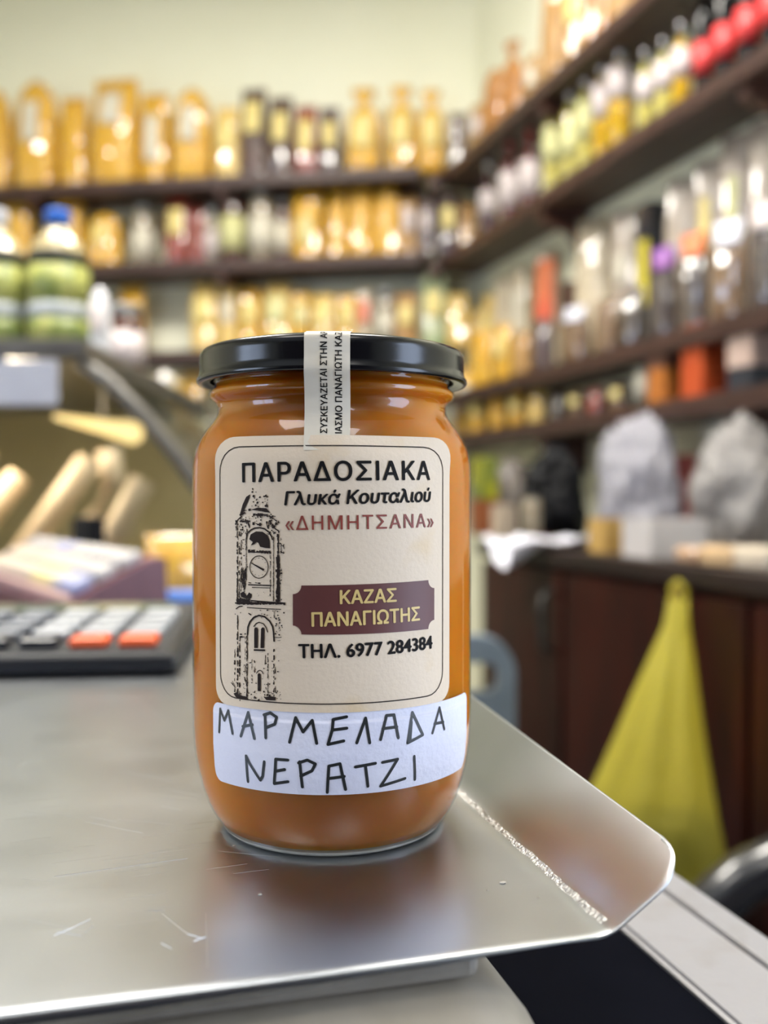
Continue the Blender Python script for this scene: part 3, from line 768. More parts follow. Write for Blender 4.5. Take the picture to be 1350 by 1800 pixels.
# ------------------------------------------------------------------ cash register behind it
CZ = TZ + CT
reg = thing('cash_register', 'dusty mauve cash register keyboard with cream and white keys behind the calculator', 'cash register', E(-.296, .885, CZ), math.radians(-57))
m_mauve = M('dusty_mauve_plastic', (122, 76, 84), 0.45, col2=(112, 68, 76), scale=30)
m_mauve_highlight = M('mauve_highlight', (186, 150, 146), 0.4, col2=(176, 140, 136))
LR = .43; rz0, rz1, rd = .058, .098, .085
extrude_profile('body', [(0, 0), (0, rz0 - .004), (.004, rz0), (rd, rz1), (rd + .015, rz1), (rd + .018, 0)], 'x', -LR, 0, m_mauve, reg)
slope = (rz1 - rz0) / rd
def on_slope(name, x0, x1, y0, y1, h, mat, r=.003):
    bm = bmesh.new(); add_box(bm, x0, x1, y0, y1, 0, h, r)
    for v in bm.verts: v.co.z += rz0 + v.co.y * slope - .001
    return link_bm(name, bm, mat, reg)
on_slope('rim_highlight', -LR + .004, -.004, .003, .010, .006, m_mauve_highlight, .002)  # highlight along the front edge, put in as a paler strip
m_cream = M('cream_key', (214, 196, 178), 0.4); m_pg = M('grey_white_key', (190, 186, 186), 0.4); m_ye = M('yellow_cream_key', (236, 218, 160), 0.35); m_bk = M('lilac_key', (160, 166, 206), 0.35)
for r_ in range(3):
    for c_ in range(14):
        x1 = -.012 - c_ * .0295; y0 = .013 + r_ * .0235
        mk = m_pg if (c_ < 4 or r_ == 2) else m_cream
        if r_ == 0 and 3 <= c_ <= 5: mk = m_ye
        if (r_ == 2 and c_ in (7, 8)) or (r_ == 0 and c_ < 2): mk = m_bk
        on_slope('key', x1 - .026, x1, y0, y0 + .020, .012, mk, .003)
box('display_pole', -.250, -.235, rd + .004, rd + .014, rz1 - .001, rz1 + .004, m_black, reg)
box('customer_display', -.275, -.205, rd - .002, rd + .018, rz1 + .003, rz1 + .036, M('matt_black_display', (12, 12, 15), .7, spec=.2), reg, .003)

# ------------------------------------------------------------------ small things on the counter beside the jar
m_blue = M('blue_wrapper', (70, 120, 206), 0.3, col2=(92, 140, 220), coat=.3)
t = thing('blue_packet', 'blue packet lying on the counter just left of the jar', 'packet', E(-.214, 1.03, CZ), .1)
box('wrapper', -.035, .035, -.02, .02, 0, .058, m_blue, t, .008)
box('end_seal', .034, .044, -.02, .02, .03, .034, m_blue, t)

# ================================================================== BACKGROUND: shelves along the two walls
V2 = Vector
def on_wall(base, u, n, px, d):
    """plan point seen at column px, d metres in front of a wall"""
    q = (px - 675.0) / FPX; B = base + n * d
    t = (q * B.y - B.x) / (u.x - q * u.y)
    return B + u * t
def facing(n): return math.atan2(n.y, n.x) + PI / 2
FB, FRt = facing(N1), facing(N2)
DB, DR = .20, .145
BOARD = .038
Z = dict(bA=1.030, bB=.760, bC=.470, bD=.190, rA=1.030, rB=.758, rC=.318, rD=.186)
def zpix(py, y): return (870.0 - py) / FPX * y

def shelf(name, label, base, u, n, s0, s1, depth, ztop, brackets, rz):
    """board along a wall with triangular brackets; local x along the wall, -y into the room"""
    o = base + u * s0
    t = thing(name, label, 'shelf', E(o.x, o.y, ztop), rz, None)
    sg = 1 if V2((math.cos(rz), math.sin(rz))).dot(u) > 0 else -1
    L = (s1 - s0) * sg
    box('board', min(0, L), max(0, L), -depth, -.001, -BOARD, 0, m_wood, t, .003)
    for s in brackets:
        x = (s - s0) * sg; bm = bmesh.new()
        prof = [(-.002, -BOARD), (-depth + .015, -BOARD), (-depth + .015, -BOARD - .025), (-.05, -BOARD - .05), (-.03, -BOARD - .085), (-.002, -BOARD - .09)]
        vs = [(x + dx, y, z) for dx in (-.014, .014) for y, z in prof]; nn = len(prof)
        bv = [bm.verts.new(v) for v in vs]
        for k in range(nn): bm.faces.new([bv[k], bv[(k + 1) % nn], bv[nn + (k + 1) % nn], bv[nn + k]])
        bm.faces.new(bv[:nn]); bm.faces.new(bv[nn:])
        link_bm('bracket', bm, m_bracket, t)
    return t
def s_on(base, u, n, px, d):
    return (on_wall(base, u, n, px, d) - (base + n * d)).dot(u)
bks = [s_on(CW, U1, N1, px, .15) for px in (765, 395, 68, -260)]
names = dict(bA='top shelf of dark wood along the back wall', bB='second shelf of dark wood along the back wall', bC='third shelf of dark wood along the back wall', bD='lowest shelf of dark wood along the back wall')
for k in ('bA', 'bB', 'bC', 'bD'):
    shelf('wall_shelf', names[k], CW, U1, N1, .165, 2.7, DB, Z[k], bks, FB)
rbk = [s_on(CW, U2, N2, px, .11) for px in (962, 1320)]
names = dict(rA='top dark shelf on the right wall, under the bags of tan pasta', rB='second dark shelf on the right wall, under the oil and wine bottles', rC='third dark shelf on the right wall, under dark bags with header cards', rD='lowest dark shelf on the right wall, under the orange boxes')
for k in ('rA', 'rB', 'rC', 'rD'):
    shelf('wall_shelf', names[k], CW, U2, N2, .012, 2.0, DR, Z[k], [] if k == 'rC' else rbk, FRt)
# uprights carrying the right-hand shelves
for px, lb in ((990, 'dark wooden upright between the right-hand shelves, nearer the corner'), (1375, 'dark wooden upright between the right-hand shelves, nearest the viewer')):
    q = on_wall(CW, U2, N2, px, .03)
    t = thing('shelf_upright', lb, 'post', E(q.x, q.y, -.093), FRt)
    box('post', -.02, .02, -.0, .029, 0, Z['rD'] + .093 - BOARD - .002, m_bracket, t, .003)
    box('post', -.02, .02, -.0, .029, Z['rC'] + .094, Z['rB'] + .093 - BOARD - .16, m_bracket, t, .003)

# ------------------------------------------------------------------ goods
PAL = {
 'yel': M('yellow_pasta_bag', (234, 186, 52), 0.4, col2=(206, 148, 24), scale=60, coat=1.0, crinkle=.6, crscale=32),
 'yel2': M('golden_pasta_bag', (230, 182, 38), 0.4, col2=(210, 152, 14), scale=40, coat=1.0, crinkle=.55, crscale=28),
 'pale': M('pale_pasta_bag', (240, 210, 134), 0.4, col2=(226, 186, 92), scale=60, coat=1.0, crinkle=.5, crscale=26),
 'tan': M('tan_pasta_bag', (192, 150, 88), 0.45, col2=(156, 114, 64), scale=60, coat=.6, crinkle=.45, crscale=24),
 'orange': M('orange_tan_pasta_bag', (188, 130, 58), 0.45, col2=(156, 98, 44), scale=50, coat=.6, crinkle=.4, crscale=24),
 'brown': M('dark_brown_bag', (92, 60, 52), 0.4, col2=(62, 40, 38), scale=50, coat=1.0, crinkle=.6, crscale=32),
 'red': M('red_brown_bag', (156, 62, 46), 0.4, col2=(120, 44, 36), scale=50, coat=.9, crinkle=.45, crscale=24),
 'plum': M('plum_dark_bag', (78, 52, 60), 0.4, col2=(60, 38, 46), scale=50, coat=1.0, crinkle=.6, crscale=32),
 'cream': M('cream_pasta_bag', (214, 200, 176), 0.4, col2=(190, 174, 148), scale=50, coat=.8, crinkle=.4, crscale=20),
 'greige': M('clear_bag_of_pale_herbs', (198, 184, 170), 0.4, col2=(160, 144, 130), scale=40, coat=.6, crinkle=.5, crscale=20),
 'seed': M('bag_of_dark_seeds', (82, 66, 60), 0.4, col2=(48, 40, 42), scale=180, coat=1.0, crinkle=.5, crscale=30, contrast=(.42, .58)),
 'nut': M('bag_of_brown_nuts', (132, 98, 62), 0.4, col2=(76, 56, 44), scale=140, coat=1.0, crinkle=.45, crscale=26, contrast=(.42, .58)),
 'green': M('white_green_pack', (206, 210, 176), 0.4, col2=(150, 176, 120), scale=12, coat=.8, crinkle=.5),
 'navy': M('dark_navy_card', (36, 40, 56), 0.35, coat=.5), 'rust': M('rust_orange_card', (196, 84, 40), 0.45, col2=(180, 72, 34)), 'amber': M('amber_card', (186, 116, 50), 0.45, col2=(170, 100, 42)), 'umber': M('umber_card', (118, 80, 66), 0.5), 'blush': M('blush_card', (206, 180, 168), 0.5),
 'white': M('white_pack', (222, 222, 226), 0.4, col2=(206, 206, 214), scale=30, coat=.8, crinkle=.4),
}
LAB = {
 'w': M('white_paper_label', (228, 222, 204), 0.5), 'c': M('cream_yellow_label', (232, 214, 142), 0.5, col2=(226, 206, 128)), 'k': M('pink_white_label', (216, 204, 204), 0.5),
 'o': M('orange_header_card', (222, 118, 60), 0.45, col2=(208, 104, 48)), 'v': M('purple_header_card', (126, 70, 150), 0.45, col2=(150, 80, 156), scale=8),
 'r': M('coral_red_label', (214, 96, 70), 0.45, col2=(220, 130, 80), scale=8), 'h': M('white_header_card', (226, 226, 240), 0.4), 'p': M('pale_yellow_label', (222, 220, 160), 0.5),
 'R': M('red_label', (214, 66, 68), 0.4, col2=(206, 58, 60)), 'y': M('sharp_yellow_label', (222, 206, 70), 0.5), 'g': M('green_label', (150, 168, 40), 0.45, col2=(196, 196, 70), scale=16),
}
def sect(w, d, n=24, p=3.2):
    out = []
    for k in range(n):
        a = 2 * PI * k / n; c, s = math.cos(a), math.sin(a)
        out.append((abs(c) ** (2 / p) * math.copysign(1, c) * w / 2, abs(s) ** (2 / p) * math.copysign(1, s) * d / 2))
    return out
def bag(name, label, cat, loc, rz, w, d, h, mat, seed, lab_=None, lz=(.42, .78), lw=.62, top='seal', group=None, lean=0.0, header=None):
    """filled cellophane bag standing on its base; front is local -y"""
    t = thing(name, label, cat, loc, rz, group)
    rn = random.Random(seed); n = 24
    if top == 'seal':
        lv = [(0, .86, .80), (.02, .95, .92), (.12, 1, 1), (.3, 1.0, 1.0), (.5, .99, .97), (.66, .97, .86), (.78, .95, .66), (.88, .93, .40), (.94, .93, .18), (1.0, .94, .07)]
    elif top == 'round':
        lv = [(0, .84, .80), (.03, .95, .93), (.15, 1, 1), (.4, 1.02, 1.0), (.6, 1.0, .95), (.76, .93, .82), (.87, .78, .62), (.94, .56, .44), (1.0, .22, .2)]
    else:           # gathered neck with a loose frill
        lv = [(0, .86, .82), (.03, .96, .94), (.15, 1, 1), (.4, 1.0, 1.0), (.62, .98, .95), (.73, .82, .72), (.80, .45, .40), (.835, .20, .24), (.86, .24, .26), (.92, .5, .34), (1.0, .74, .4)]
    vs, fs = [], []
    amp = min(w, d) * .045
    for zf, wf, df in lv:
        wav = .25 * w * (1 if (top == 'frill' and zf > .85) else 0)
        for k, (x, y) in enumerate(sect(w * wf, d * df, n)):
            q = noise.noise(Vector((x * 22 + seed, y * 22, zf * 7))) * amp * (1 if .02 < zf < .97 else .3)
            r = math.hypot(x, y) or 1
            fz = (math.sin(k * 2.1) * .02 * h if (top == 'frill' and zf > .9) else 0)
            vs.append((x + x / r * q, y + y / r * q + wav * .12 * math.sin(k * 1.7) + (lean * zf * zf), zf * h + fz))
    m = len(lv)
    for i in range(m - 1):
        for k in range(n):
            fs.append((i * n + k, i * n + (k + 1) % n, (i + 1) * n + (k + 1) % n, (i + 1) * n + k))
    fs.append(tuple(reversed(range(n)))); fs.append(tuple((m - 1) * n + k for k in range(n)))
    link_mesh('bag_body', vs, fs, mat, t)
    def panel(nm, mt, z0, z1, ww, off=.0025):
        P, F = [], []; nx, nz = 6, 5
        for j in range(nz + 1):
            zf = z0 + (z1 - z0) * j / nz
            a = [l for l in lv if l[0] <= zf][-1]; b = [l for l in lv if l[0] >= zf][0]
            g = 0 if b[0] == a[0] else (zf - a[0]) / (b[0] - a[0]); wf = a[1] + (b[1] - a[1]) * g; df = a[2] + (b[2] - a[2]) * g
            for i in range(nx + 1):
                x = ww * w * wf * (i / nx - .5)
                y = -(d * df / 2) * (max(0, 1 - abs(2 * x / (w * wf)) ** 3.2)) ** (1 / 3.2) - amp - off
                P.append((x, y + lean * zf * zf, zf * h))
        for j in range(nz):
            for i in range(nx): F.append((j * (nx + 1) + i, j * (nx + 1) + i + 1, (j + 1) * (nx + 1) + i + 1, (j + 1) * (nx + 1) + i))
        o = link_mesh(nm, P, F, mt, t); sm = o.modifiers.new('card', 'SOLIDIFY'); sm.thickness = .0012; sm.offset = -1
        return o
    if lab_: panel('paper_label', LAB[lab_], lz[0], lz[1], lw)
    if header: panel('header_card', LAB[header], .74, 1.0, 1.0)
    return t
m_clear = thin_glass('clear_bottle_glass', (.93, .95, .93), 0.03, 1.2, .02)
LIQ = {'oil': M('golden_oil', (196, 160, 24), 0.15, col2=(180, 142, 16), coat=.8, sss=.3), 'lem': M('pale_green_oil', (198, 188, 104), 0.15, col2=(184, 172, 90), coat=.8), 'red': M('dark_red_liquor', (96, 22, 22), 0.12, col2=(80, 18, 20), coat=.9),
       'wine': M('black_wine_glass', (10, 10, 13), 0.15, col2=(13, 13, 17), spec=.45), 'purple': M('plum_liquor', (72, 36, 44), 0.15, coat=.8), 'olive': M('olive_brine', (150, 150, 50), 0.2, col2=(96, 110, 40), scale=40, coat=.8),
       'grn': M('green_bottle_glass', (26, 48, 34), 0.1, col2=(32, 56, 40), coat=1.0), 'jam': M('dark_preserve', (94, 50, 34), 0.15, col2=(70, 36, 28), scale=40, coat=.9), 'pre': M('pale_preserve', (176, 168, 150), 0.2, col2=(140, 122, 96), scale=40, coat=.9)}
CAPM = {'s': m_chrome, 'r': M('red_cap', (150, 40, 44), 0.3), 'b': m_black, 'B': M('blue_cap', (22, 104, 206), 0.35, col2=(18, 94, 196)), 'w': M('white_cap', (214, 214, 220), 0.3), 'g': M('grey_lid', (150, 152, 154), 0.3, metal=.7)}
def bottle(name, label, cat, loc, rz, r, h, liq, capk, lab_, group=None, neck=.32, lz=(.16, .5), capf=.12, shoulder=.6):
    """lathe bottle: body, cap, wrap label"""
    t = thing(name, label, cat, loc, rz, group)
    rn = r * neck; hb = h * shoulder; hc = h * (1 - capf)
    prof = [(0, 0), (r * .9, 0), (r, .004), (r, hb), (r * .93, hb + (hc - hb) * .14), (r * .7, hb + (hc - hb) * .34), (rn * 1.15, hb + (hc - hb) * .56), (rn, hb + (hc - hb) * .68), (rn, hc), (0, hc)]
    lathe('bottle_body', prof, LIQ[liq], t, 20)
    lathe('cap', [(0, h), (rn * 1.12, h), (rn * 1.2, h - .003), (rn * 1.2, hc - .004), (rn * .9, hc - .004)], CAPM[capk], t, 16)
    if lab_: lathe('wrap_label', [(r + .0002, h * lz[0]), (r + .0012, h * lz[0]), (r + .0012, h * lz[1]), (r + .0002, h * lz[1])], LAB[lab_], t, 20)
    return t
def jarobj(name, label, loc, rz, r, h, liq, capk, lab_, group=None):
    t = thing(name, label, 'jar', loc, rz, group); hc = h * .86
    lathe('jar_body', [(0, 0), (r * .88, 0), (r, .006), (r, hc * .84), (r * .93, hc * .92), (r * .84, hc * .96), (r * .84, hc + .002), (0, hc + .002)], LIQ[liq], t, 20)
    lathe('lid', [(0, h), (r * .86, h), (r * .92, h - .003), (r * .92, hc), (r * .85, hc)], CAPM[capk], t, 20)
    if lab_: lathe('wrap_label', [(r + .0002, hc * .2), (r + .0012, hc * .2), (r + .0012, hc * .72), (r + .0002, hc * .72)], LAB[lab_], t, 20)
    return t
def carton(name, label, cat, loc, rz, w, d, h, mat, lab_=None, group=None):
    t = thing(name, label, cat, loc, rz, group)
    box('carton', -w / 2, w / 2, -d / 2, d / 2, 0, h, mat, t, .002)
    if lab_: box('printed_panel', -w * .4, w * .4, -d / 2 - .001, -d / 2 + .002, h * .3, h * .75, LAB[lab_], t)
    return t

seed = [1]
def row(base, u, n, rz, ztop, depth, items, where, grp, dd=.10):
    """items: (px centre, px width, top py, kind, colour, label key, description, extra)"""
    last = None
    for i, it in enumerate(items):
        px, pw, top, kind, col, lk, desc = it[:7]; ex = it[7] if len(it) > 7 else {}
        d = ex.get('d', dd); q = on_wall(base, u, n, px, d); y = q.y
        h = zpix(top, y) - ztop; wd = pw / FPX * y
        # width seen across the wall direction
        view = V2((q.x, q.y)).normalized(); cosv = abs(V2((-view.y, view.x)).dot(u))
        loc = E(q.x, q.y, ztop + .0004); seed[0] += 1
        lab_txt = desc + ', ' + ORD[i + 1] + ' ' + where
        dep = ex.get('dep', min(depth * .8, max(.04, wd * .75)))
        ww = wd * 1.02
        if u is U2 and kind == 'bag':
            ww = wd * 1.02; dep = ex.get('dep', wd * .55); ex = dict(ex, tw=.5)
        if kind == 'bag': bag('pasta_bag' if col in ('yel', 'yel2', 'pale', 'tan', 'orange', 'cream') else 'food_bag', lab_txt, 'bag', loc, rz + ex.get('tw', 0), ww, dep, h, PAL[col], seed[0], lk, top=ex.get('top', 'seal'), group=grp, header=ex.get('header'), lz=ex.get('lz', (.42, .78)), lw=ex.get('lw', .62))
        elif kind == 'bottle': bottle(ex.get('name', 'bottle'), lab_txt, 'bottle', loc, rz, wd / 2, h, col, ex.get('cap', 's'), lk, grp, ex.get('neck', .34), ex.get('lz', (.16, .5)), ex.get('capf', .12), ex.get('sh', .6))
        elif kind == 'jar': jarobj('preserve_jar', lab_txt, loc, rz, wd / 2, h, col, ex.get('cap', 'g'), lk, grp)
        elif kind == 'box': carton('food_carton', lab_txt, 'carton', loc, rz, ww, dep, h, PAL[col] if col in PAL else LAB[col], lk, grp)
# ---- back wall, top shelf
row(CW, U1, N1, FB, Z['bA'], DB, [
 (0, 50, 165, 'bag', 'yel', None, 'yellow pasta bag cut by the photo edge', dict(top='round')), (70, 72, 150, 'bag', 'yel', 'w', 'broad yellow pasta bag', dict(top='round', lw=.4)), (135, 48, 178, 'bag', 'yel', None, 'narrow yellow pasta bag'),
 (208, 82, 147, 'bag', 'yel', 'w', 'tallest yellow pasta bag with a white label', dict(lw=.45, lz=(.55, .85))), (276, 50, 172, 'bag', 'yel', 'w', 'yellow pasta bag with a long white label', dict(lw=.5, lz=(.25, .75))), (341, 66, 163, 'bag', 'yel', 'w', 'rounded yellow pasta bag with a small white label', dict(top='round', lw=.45)),
 (402, 44, 195, 'bag', 'pale', 'c', 'short pale pasta bag', dict()), (449, 46, 163, 'bag', 'brown', 'c', 'tall dark brown bag with cream label', dict(lz=(.5, .85))), (496, 42, 178, 'bag', 'brown', 'c', 'dark brown bag with cream label', dict(lz=(.45, .8))),
 (540, 40, 193, 'bag', 'red', 'c', 'red brown bag with cream label', dict(lz=(.35, .8))), (581, 36, 195, 'bag', 'plum', 'c', 'plum dark bag with cream label'), (640, 58, 166, 'bag', 'yel2', 'c', 'golden bag with clear frilled neck', dict(top='frill', lz=(.3, .68))),
 (706, 50, 162, 'bag', 'yel2', 'c', 'golden bag with clear frilled neck', dict(top='frill', lz=(.3, .68))), (758, 46, 168, 'bag', 'yel2', 'c', 'golden bag with clear frilled neck', dict(top='frill', lz=(.3, .68))), (806, 32, 205, 'bag', 'brown', None, 'small brown bag in the corner')],
 'from left on top back shelf', 'bags on the top shelf of the back wall')
# ---- back wall, second shelf
row(CW, U1, N1, FB, Z['bB'], DB, [
 (35, 56, 343, 'bag', 'yel', None, 'yellow orange pasta bag'), (125, 54, 343, 'bag', 'yel', None, 'yellow pasta bag behind the blue capped bottle'), (188, 60, 378, 'bag', 'yel2', 'c', 'squat golden bag', dict(top='round', lw=.4)),
 (254, 38, 366, 'jar', 'pre', 'w', 'pale jar with white label and grey lid'), (315, 42, 345, 'bag', 'red', 'c', 'red bag with cream label'), (349, 26, 365, 'bag', 'red', None, 'small red bag'), (374, 24, 372, 'jar', 'pre', 'k', 'narrow jar with bluish white label'),
 (411, 42, 335, 'jar', 'jam', 'p', 'brown jar with pale yellow label'), (462, 46, 338, 'jar', 'pre', 'w', 'tall pale jar with white label'), (500, 26, 352, 'jar', 'jam', 'w', 'thin dark jar'),
 (543, 54, 326, 'bag', 'yel', 'p', 'wide yellow bag with pale label', dict(lw=.35, lz=(.2, .55))), (594, 36, 336, 'bag', 'yel', None, 'narrow yellow bag'), (636, 44, 320, 'bag', 'yel', None, 'tallest yellow bag'), (682, 46, 327, 'bag', 'yel', None, 'yellow bag with rounded top', dict(top='round')),
 (718, 30, 348, 'bag', 'tan', 'k', 'small tan bag'), (750, 30, 350, 'bag', 'brown', 'k', 'small brown bag'), (788, 34, 344, 'bag', 'plum', 'c', 'plum bag with yellow label'), (822, 30, 360, 'bag', 'tan', None, 'tan bag in the corner')],
 'from left on second back shelf', 'goods on the second shelf of the back wall')
# ---- back wall, third shelf
row(CW, U1, N1, FB, Z['bC'], DB, [
 (180, 40, 520, 'bag', 'brown', 'k', 'brown bag with pinkish label'), (235, 46, 505, 'bag', 'yel', None, 'yellow orange bag'), (362, 46, 500, 'bag', 'pale', 'c', 'pale pasta bag'), (404, 32, 500, 'bag', 'pale', 'w', 'narrow pale pasta bag'), (442, 38, 508, 'bag', 'yel', 'c', 'yellow bag with cream label'),
 (490, 50, 500, 'bag', 'pale', 'p', 'broad pale bag'), (530, 32, 514, 'bag', 'yel2', 'p', 'short golden bag'), (570, 42, 518, 'bag', 'pale', 'c', 'short pale bag'), (610, 34, 520, 'bag', 'yel', 'c', 'small yellow bag'), (641, 30, 508, 'bag', 'cream', 'r', 'cream bag with red label'),
 (678, 32, 512, 'jar', 'pre', 'w', 'pale jar with white label'), (715, 40, 518, 'bag', 'tan', 'c', 'tan bag'), (763, 42, 488, 'bag', 'green', 'c', 'tall white and green pack'), (805, 38, 518, 'bag', 'pale', None, 'pale bag by the corner')],
 'from left on third back shelf', 'bags on the third shelf of the back wall')
# ---- back wall, lowest shelf
row(CW, U1, N1, FB, Z['bD'], DB, [(338, 40, 655, 'bag', 'yel', None, 'yellow bag beside the jar lid'), (815, 36, 652, 'bag', 'yel', 'w', 'yellow bag behind the jar')], 'from left on lowest back shelf', 'bags on the lowest shelf of the back wall')
# ---- right wall, top shelf
RW = (CW, U2, N2, FRt)
row(*RW, Z['rA'], DR, [(838, 30, 190, 'bag', 'tan', 'k', 'small tan bag next to the corner'), (868, 42, 128, 'bag', 'orange', None, 'orange tan pasta bag', dict(top='round')), (900, 42, 82, 'bag', 'orange', None, 'taller orange tan pasta bag', dict(top='frill')), (934, 30, 105, 'bag', 'tan', 'w', 'small tan bag with white label'),
 (970, 44, -10, 'bag', 'tan', None, 'tall tan pasta bag'), (1008, 44, -60, 'bag', 'tan', 'c', 'tall tan pasta bag'), (1048, 46, -110, 'bag', 'orange', None, 'orange tan pasta bag'), (1092, 48, -160, 'bag', 'tan', None, 'tan pasta bag'), (1140, 50, -200, 'bag', 'tan', None, 'tan pasta bag')],
 'from left on top right shelf', 'bags on the top shelf of the right wall', dd=.085)
# ---- right wall, bottles
tall = dict(neck=.36, lz=(.12, .5), capf=.1, sh=.62)
row(*RW, Z['rB'], DR, [(858, 32, 288, 'bottle', 'purple', 'k', 'plum liquor bottle with pinkish label', dict(cap='s', lz=(.3, .6))), (895, 36, 248, 'bottle', 'red', 'k', 'dark red bottle with red cap', dict(cap='r', lz=(.2, .6))), (930, 36, 232, 'bottle', 'red', 'k', 'dark red bottle with red cap', dict(cap='r', lz=(.2, .6))),
 (969, 32, 183, 'bottle', 'lem', 'p', 'pale bottle with silver cap', dict(cap='s', lz=(.35, .7), sh=.72, neck=.4)), (1000, 30, 165, 'bottle', 'lem', 'p', 'pale bottle with pale yellow label', dict(cap='s', lz=(.3, .62), sh=.72, neck=.4)), (1026, 30, 140, 'bottle', 'lem', 'p', 'pale bottle with tall pale label', dict(cap='s', lz=(.35, .75), sh=.74, neck=.4)),
 (1056, 36, 118, 'bottle', 'oil', 'k', 'golden oil bottle with white label', dict(cap='s', lz=(.45, .78), sh=.76, neck=.38)), (1087, 44, 92, 'bottle', 'oil', 'k', 'broad golden oil bottle with pinkish label', dict(cap='s', lz=(.5, .8), sh=.78, neck=.34)),
 (1131, 30, 95, 'bottle', 'lem', 'k', 'slim green oil bottle with silver cap', dict(cap='s', lz=(.4, .7), sh=.7, neck=.4)), (1163, 32, 76, 'bottle', 'lem', 'k', 'slim green oil bottle with pinkish label', dict(cap='s', lz=(.4, .72), sh=.72, neck=.4)), (1194, 34, 48, 'bottle', 'oil', 'k', 'slim golden oil bottle', dict(cap='s', lz=(.4, .7), sh=.72, neck=.4)),
 (1234, 38, -40, 'bottle', 'wine', 'R', 'black wine bottle with red label', dict(cap='b', **{k: v for k, v in tall.items() if k != 'lz'}, lz=(.20, .45))), (1270, 42, -75, 'bottle', 'wine', 'R', 'black wine bottle with red label', dict(cap='b', lz=(.20, .45), neck=.36, sh=.62)),
 (1311, 46, -110, 'bottle', 'wine', 'R', 'black wine bottle with red label', dict(cap='b', lz=(.20, .45), neck=.36, sh=.62)), (1356, 50, -150, 'bottle', 'wine', 'R', 'black wine bottle with red label', dict(cap='b', lz=(.20, .45), neck=.36, sh=.62))],
 'from left on right bottle shelf', 'bottles on the second shelf of the right wall', dd=.085)
# ---- right wall, third shelf: tall pale packs at the back
row(*RW, Z['rC'], DR, [(835, 24, 545, 'bag', 'pale', None, 'pale bag in the corner'), (858, 26, 520, 'bag', 'pale', 'c', 'pale yellow bag'), (884, 34, 488, 'bag', 'cream', None, 'cream pasta bag'), (914, 34, 470, 'bag', 'cream', 'w', 'cream pasta bag with white label'), (962, 46, 440, 'bag', 'cream', 'r', 'cream bag with a coral red label', dict(lz=(.35, .92), lw=.9)),
 (1040, 62, 385, 'bag', 'cream', None, 'tall cream spaghetti bag'), (1096, 52, 372, 'bag', 'greige', 'w', 'pinkish clear bag of herbs', dict(lz=(.5, .7), lw=.4)), (1146, 38, 362, 'box', 'navy', 'y', 'dark blue carton', dict(dep=.05)), (1194, 54, 318, 'bag', 'greige', None, 'tall clear bag of pale herbs', dict()),
 (1242, 52, 285, 'bag', 'greige', 'c', 'tall clear bag with a yellow label', dict(lw=.4)), (1290, 56, 240, 'bag', 'greige', 'p', 'tall clear bag of pinkish herbs', dict(lw=.35)), (1340, 50, 215, 'bag', 'greige', None, 'tall clear bag at the photo edge')],
 'in the back row, third right shelf', 'tall packs at the back of the third shelf on the right wall', dd=.036)
# ---- right wall, third shelf: dark bags in front
fr = dict(dep=.045)
row(*RW, Z['rC'], DR, [(850, 38, 582, 'bag', 'yel2', None, 'short golden bag', fr), (886, 32, 572, 'bag', 'yel', 'c', 'short yellow bag with cream label', fr), (920, 30, 585, 'bag', 'tan', None, 'short tan bag', fr), (954, 36, 562, 'bag', 'plum', None, 'dark plum bag', fr),
 (1012, 50, 540, 'bag', 'nut', 'h', 'bag of brown nuts with white label', dict(dep=.045, lz=(.72, .98), lw=.8)), (1068, 44, 528, 'bag', 'nut', None, 'bag of dark nuts', fr), (1112, 38, 508, 'bag', 'seed', None, 'bag of dark seeds', fr), (1166, 46, 438, 'bag', 'seed', None, 'dark seed bag with purple header card', dict(dep=.045, header='v')),
 (1219, 46, 415, 'bag', 'seed', None, 'dark seed bag with orange header card', dict(dep=.045, header='o')), (1280, 58, 392, 'bag', 'nut', None, 'bag of brown nuts with white header card', dict(dep=.045, header='h')), (1344, 54, 360, 'bag', 'seed', None, 'bag of dark seeds at the photo edge', dict(dep=.045, header='k'))],
 'in the front row, third right shelf', 'short bags at the front of the third shelf on the right wall', dd=.108)
# ---- right wall, lowest shelf
row(*RW, Z['rD'], DR, [(842, 34, 692, 'bag', 'yel', 'c', 'small yellow bag', fr), (878, 32, 690, 'bag', 'yel', None, 'small yellow bag', fr), (912, 32, 688, 'bag', 'yel', 'c', 'small yellow bag', fr), (946, 30, 688, 'bag', 'pale', None, 'small pale bag', fr), (982, 30, 690, 'bag', 'seed', None, 'small dark bag', fr),
 (1016, 30, 688, 'bag', 'nut', 'c', 'small brown bag with cream label', fr), (1050, 32, 682, 'bag', 'red', None, 'small red brown bag', fr), (1090, 34, 674, 'bag', 'nut', 'c', 'small nut bag', fr), (1133, 32, 606, 'bottle', 'grn', 'w', 'dark green bottle with white label', dict(cap='b', lz=(.1, .62), sh=.66))],
 'from left on lowest right shelf', 'small goods on the lowest shelf of the right wall', dd=.10)
def stack(px, pw, tops, mats, descs, dep=.09, d=.09, zb=None, lk=None):
    q = on_wall(CW, U2, N2, px, d); wd = pw / FPX * q.y; zb = Z['rD'] if zb is None else zb
    for tp, mt, ds in zip(tops, mats, descs):
        zt = zpix(tp, q.y)
        carton('food_carton', ds, 'carton', E(q.x, q.y, zb + .0005), FRt, wd, dep, zt - zb - .001, PAL[mt], lk, 'cartons on the lowest shelf of the right wall'); zb = zt
stack(1185, 54, (650, 618), ('amber', 'umber'), ('amber carton under the brown carton on the lowest right shelf', 'brown carton on top of the amber carton, lowest right shelf'))
stack(1250, 62, (628, 574), ('rust', 'rust'), ('lower of two stacked orange cartons on the lowest right shelf', 'upper of two stacked orange cartons on the lowest right shelf'))
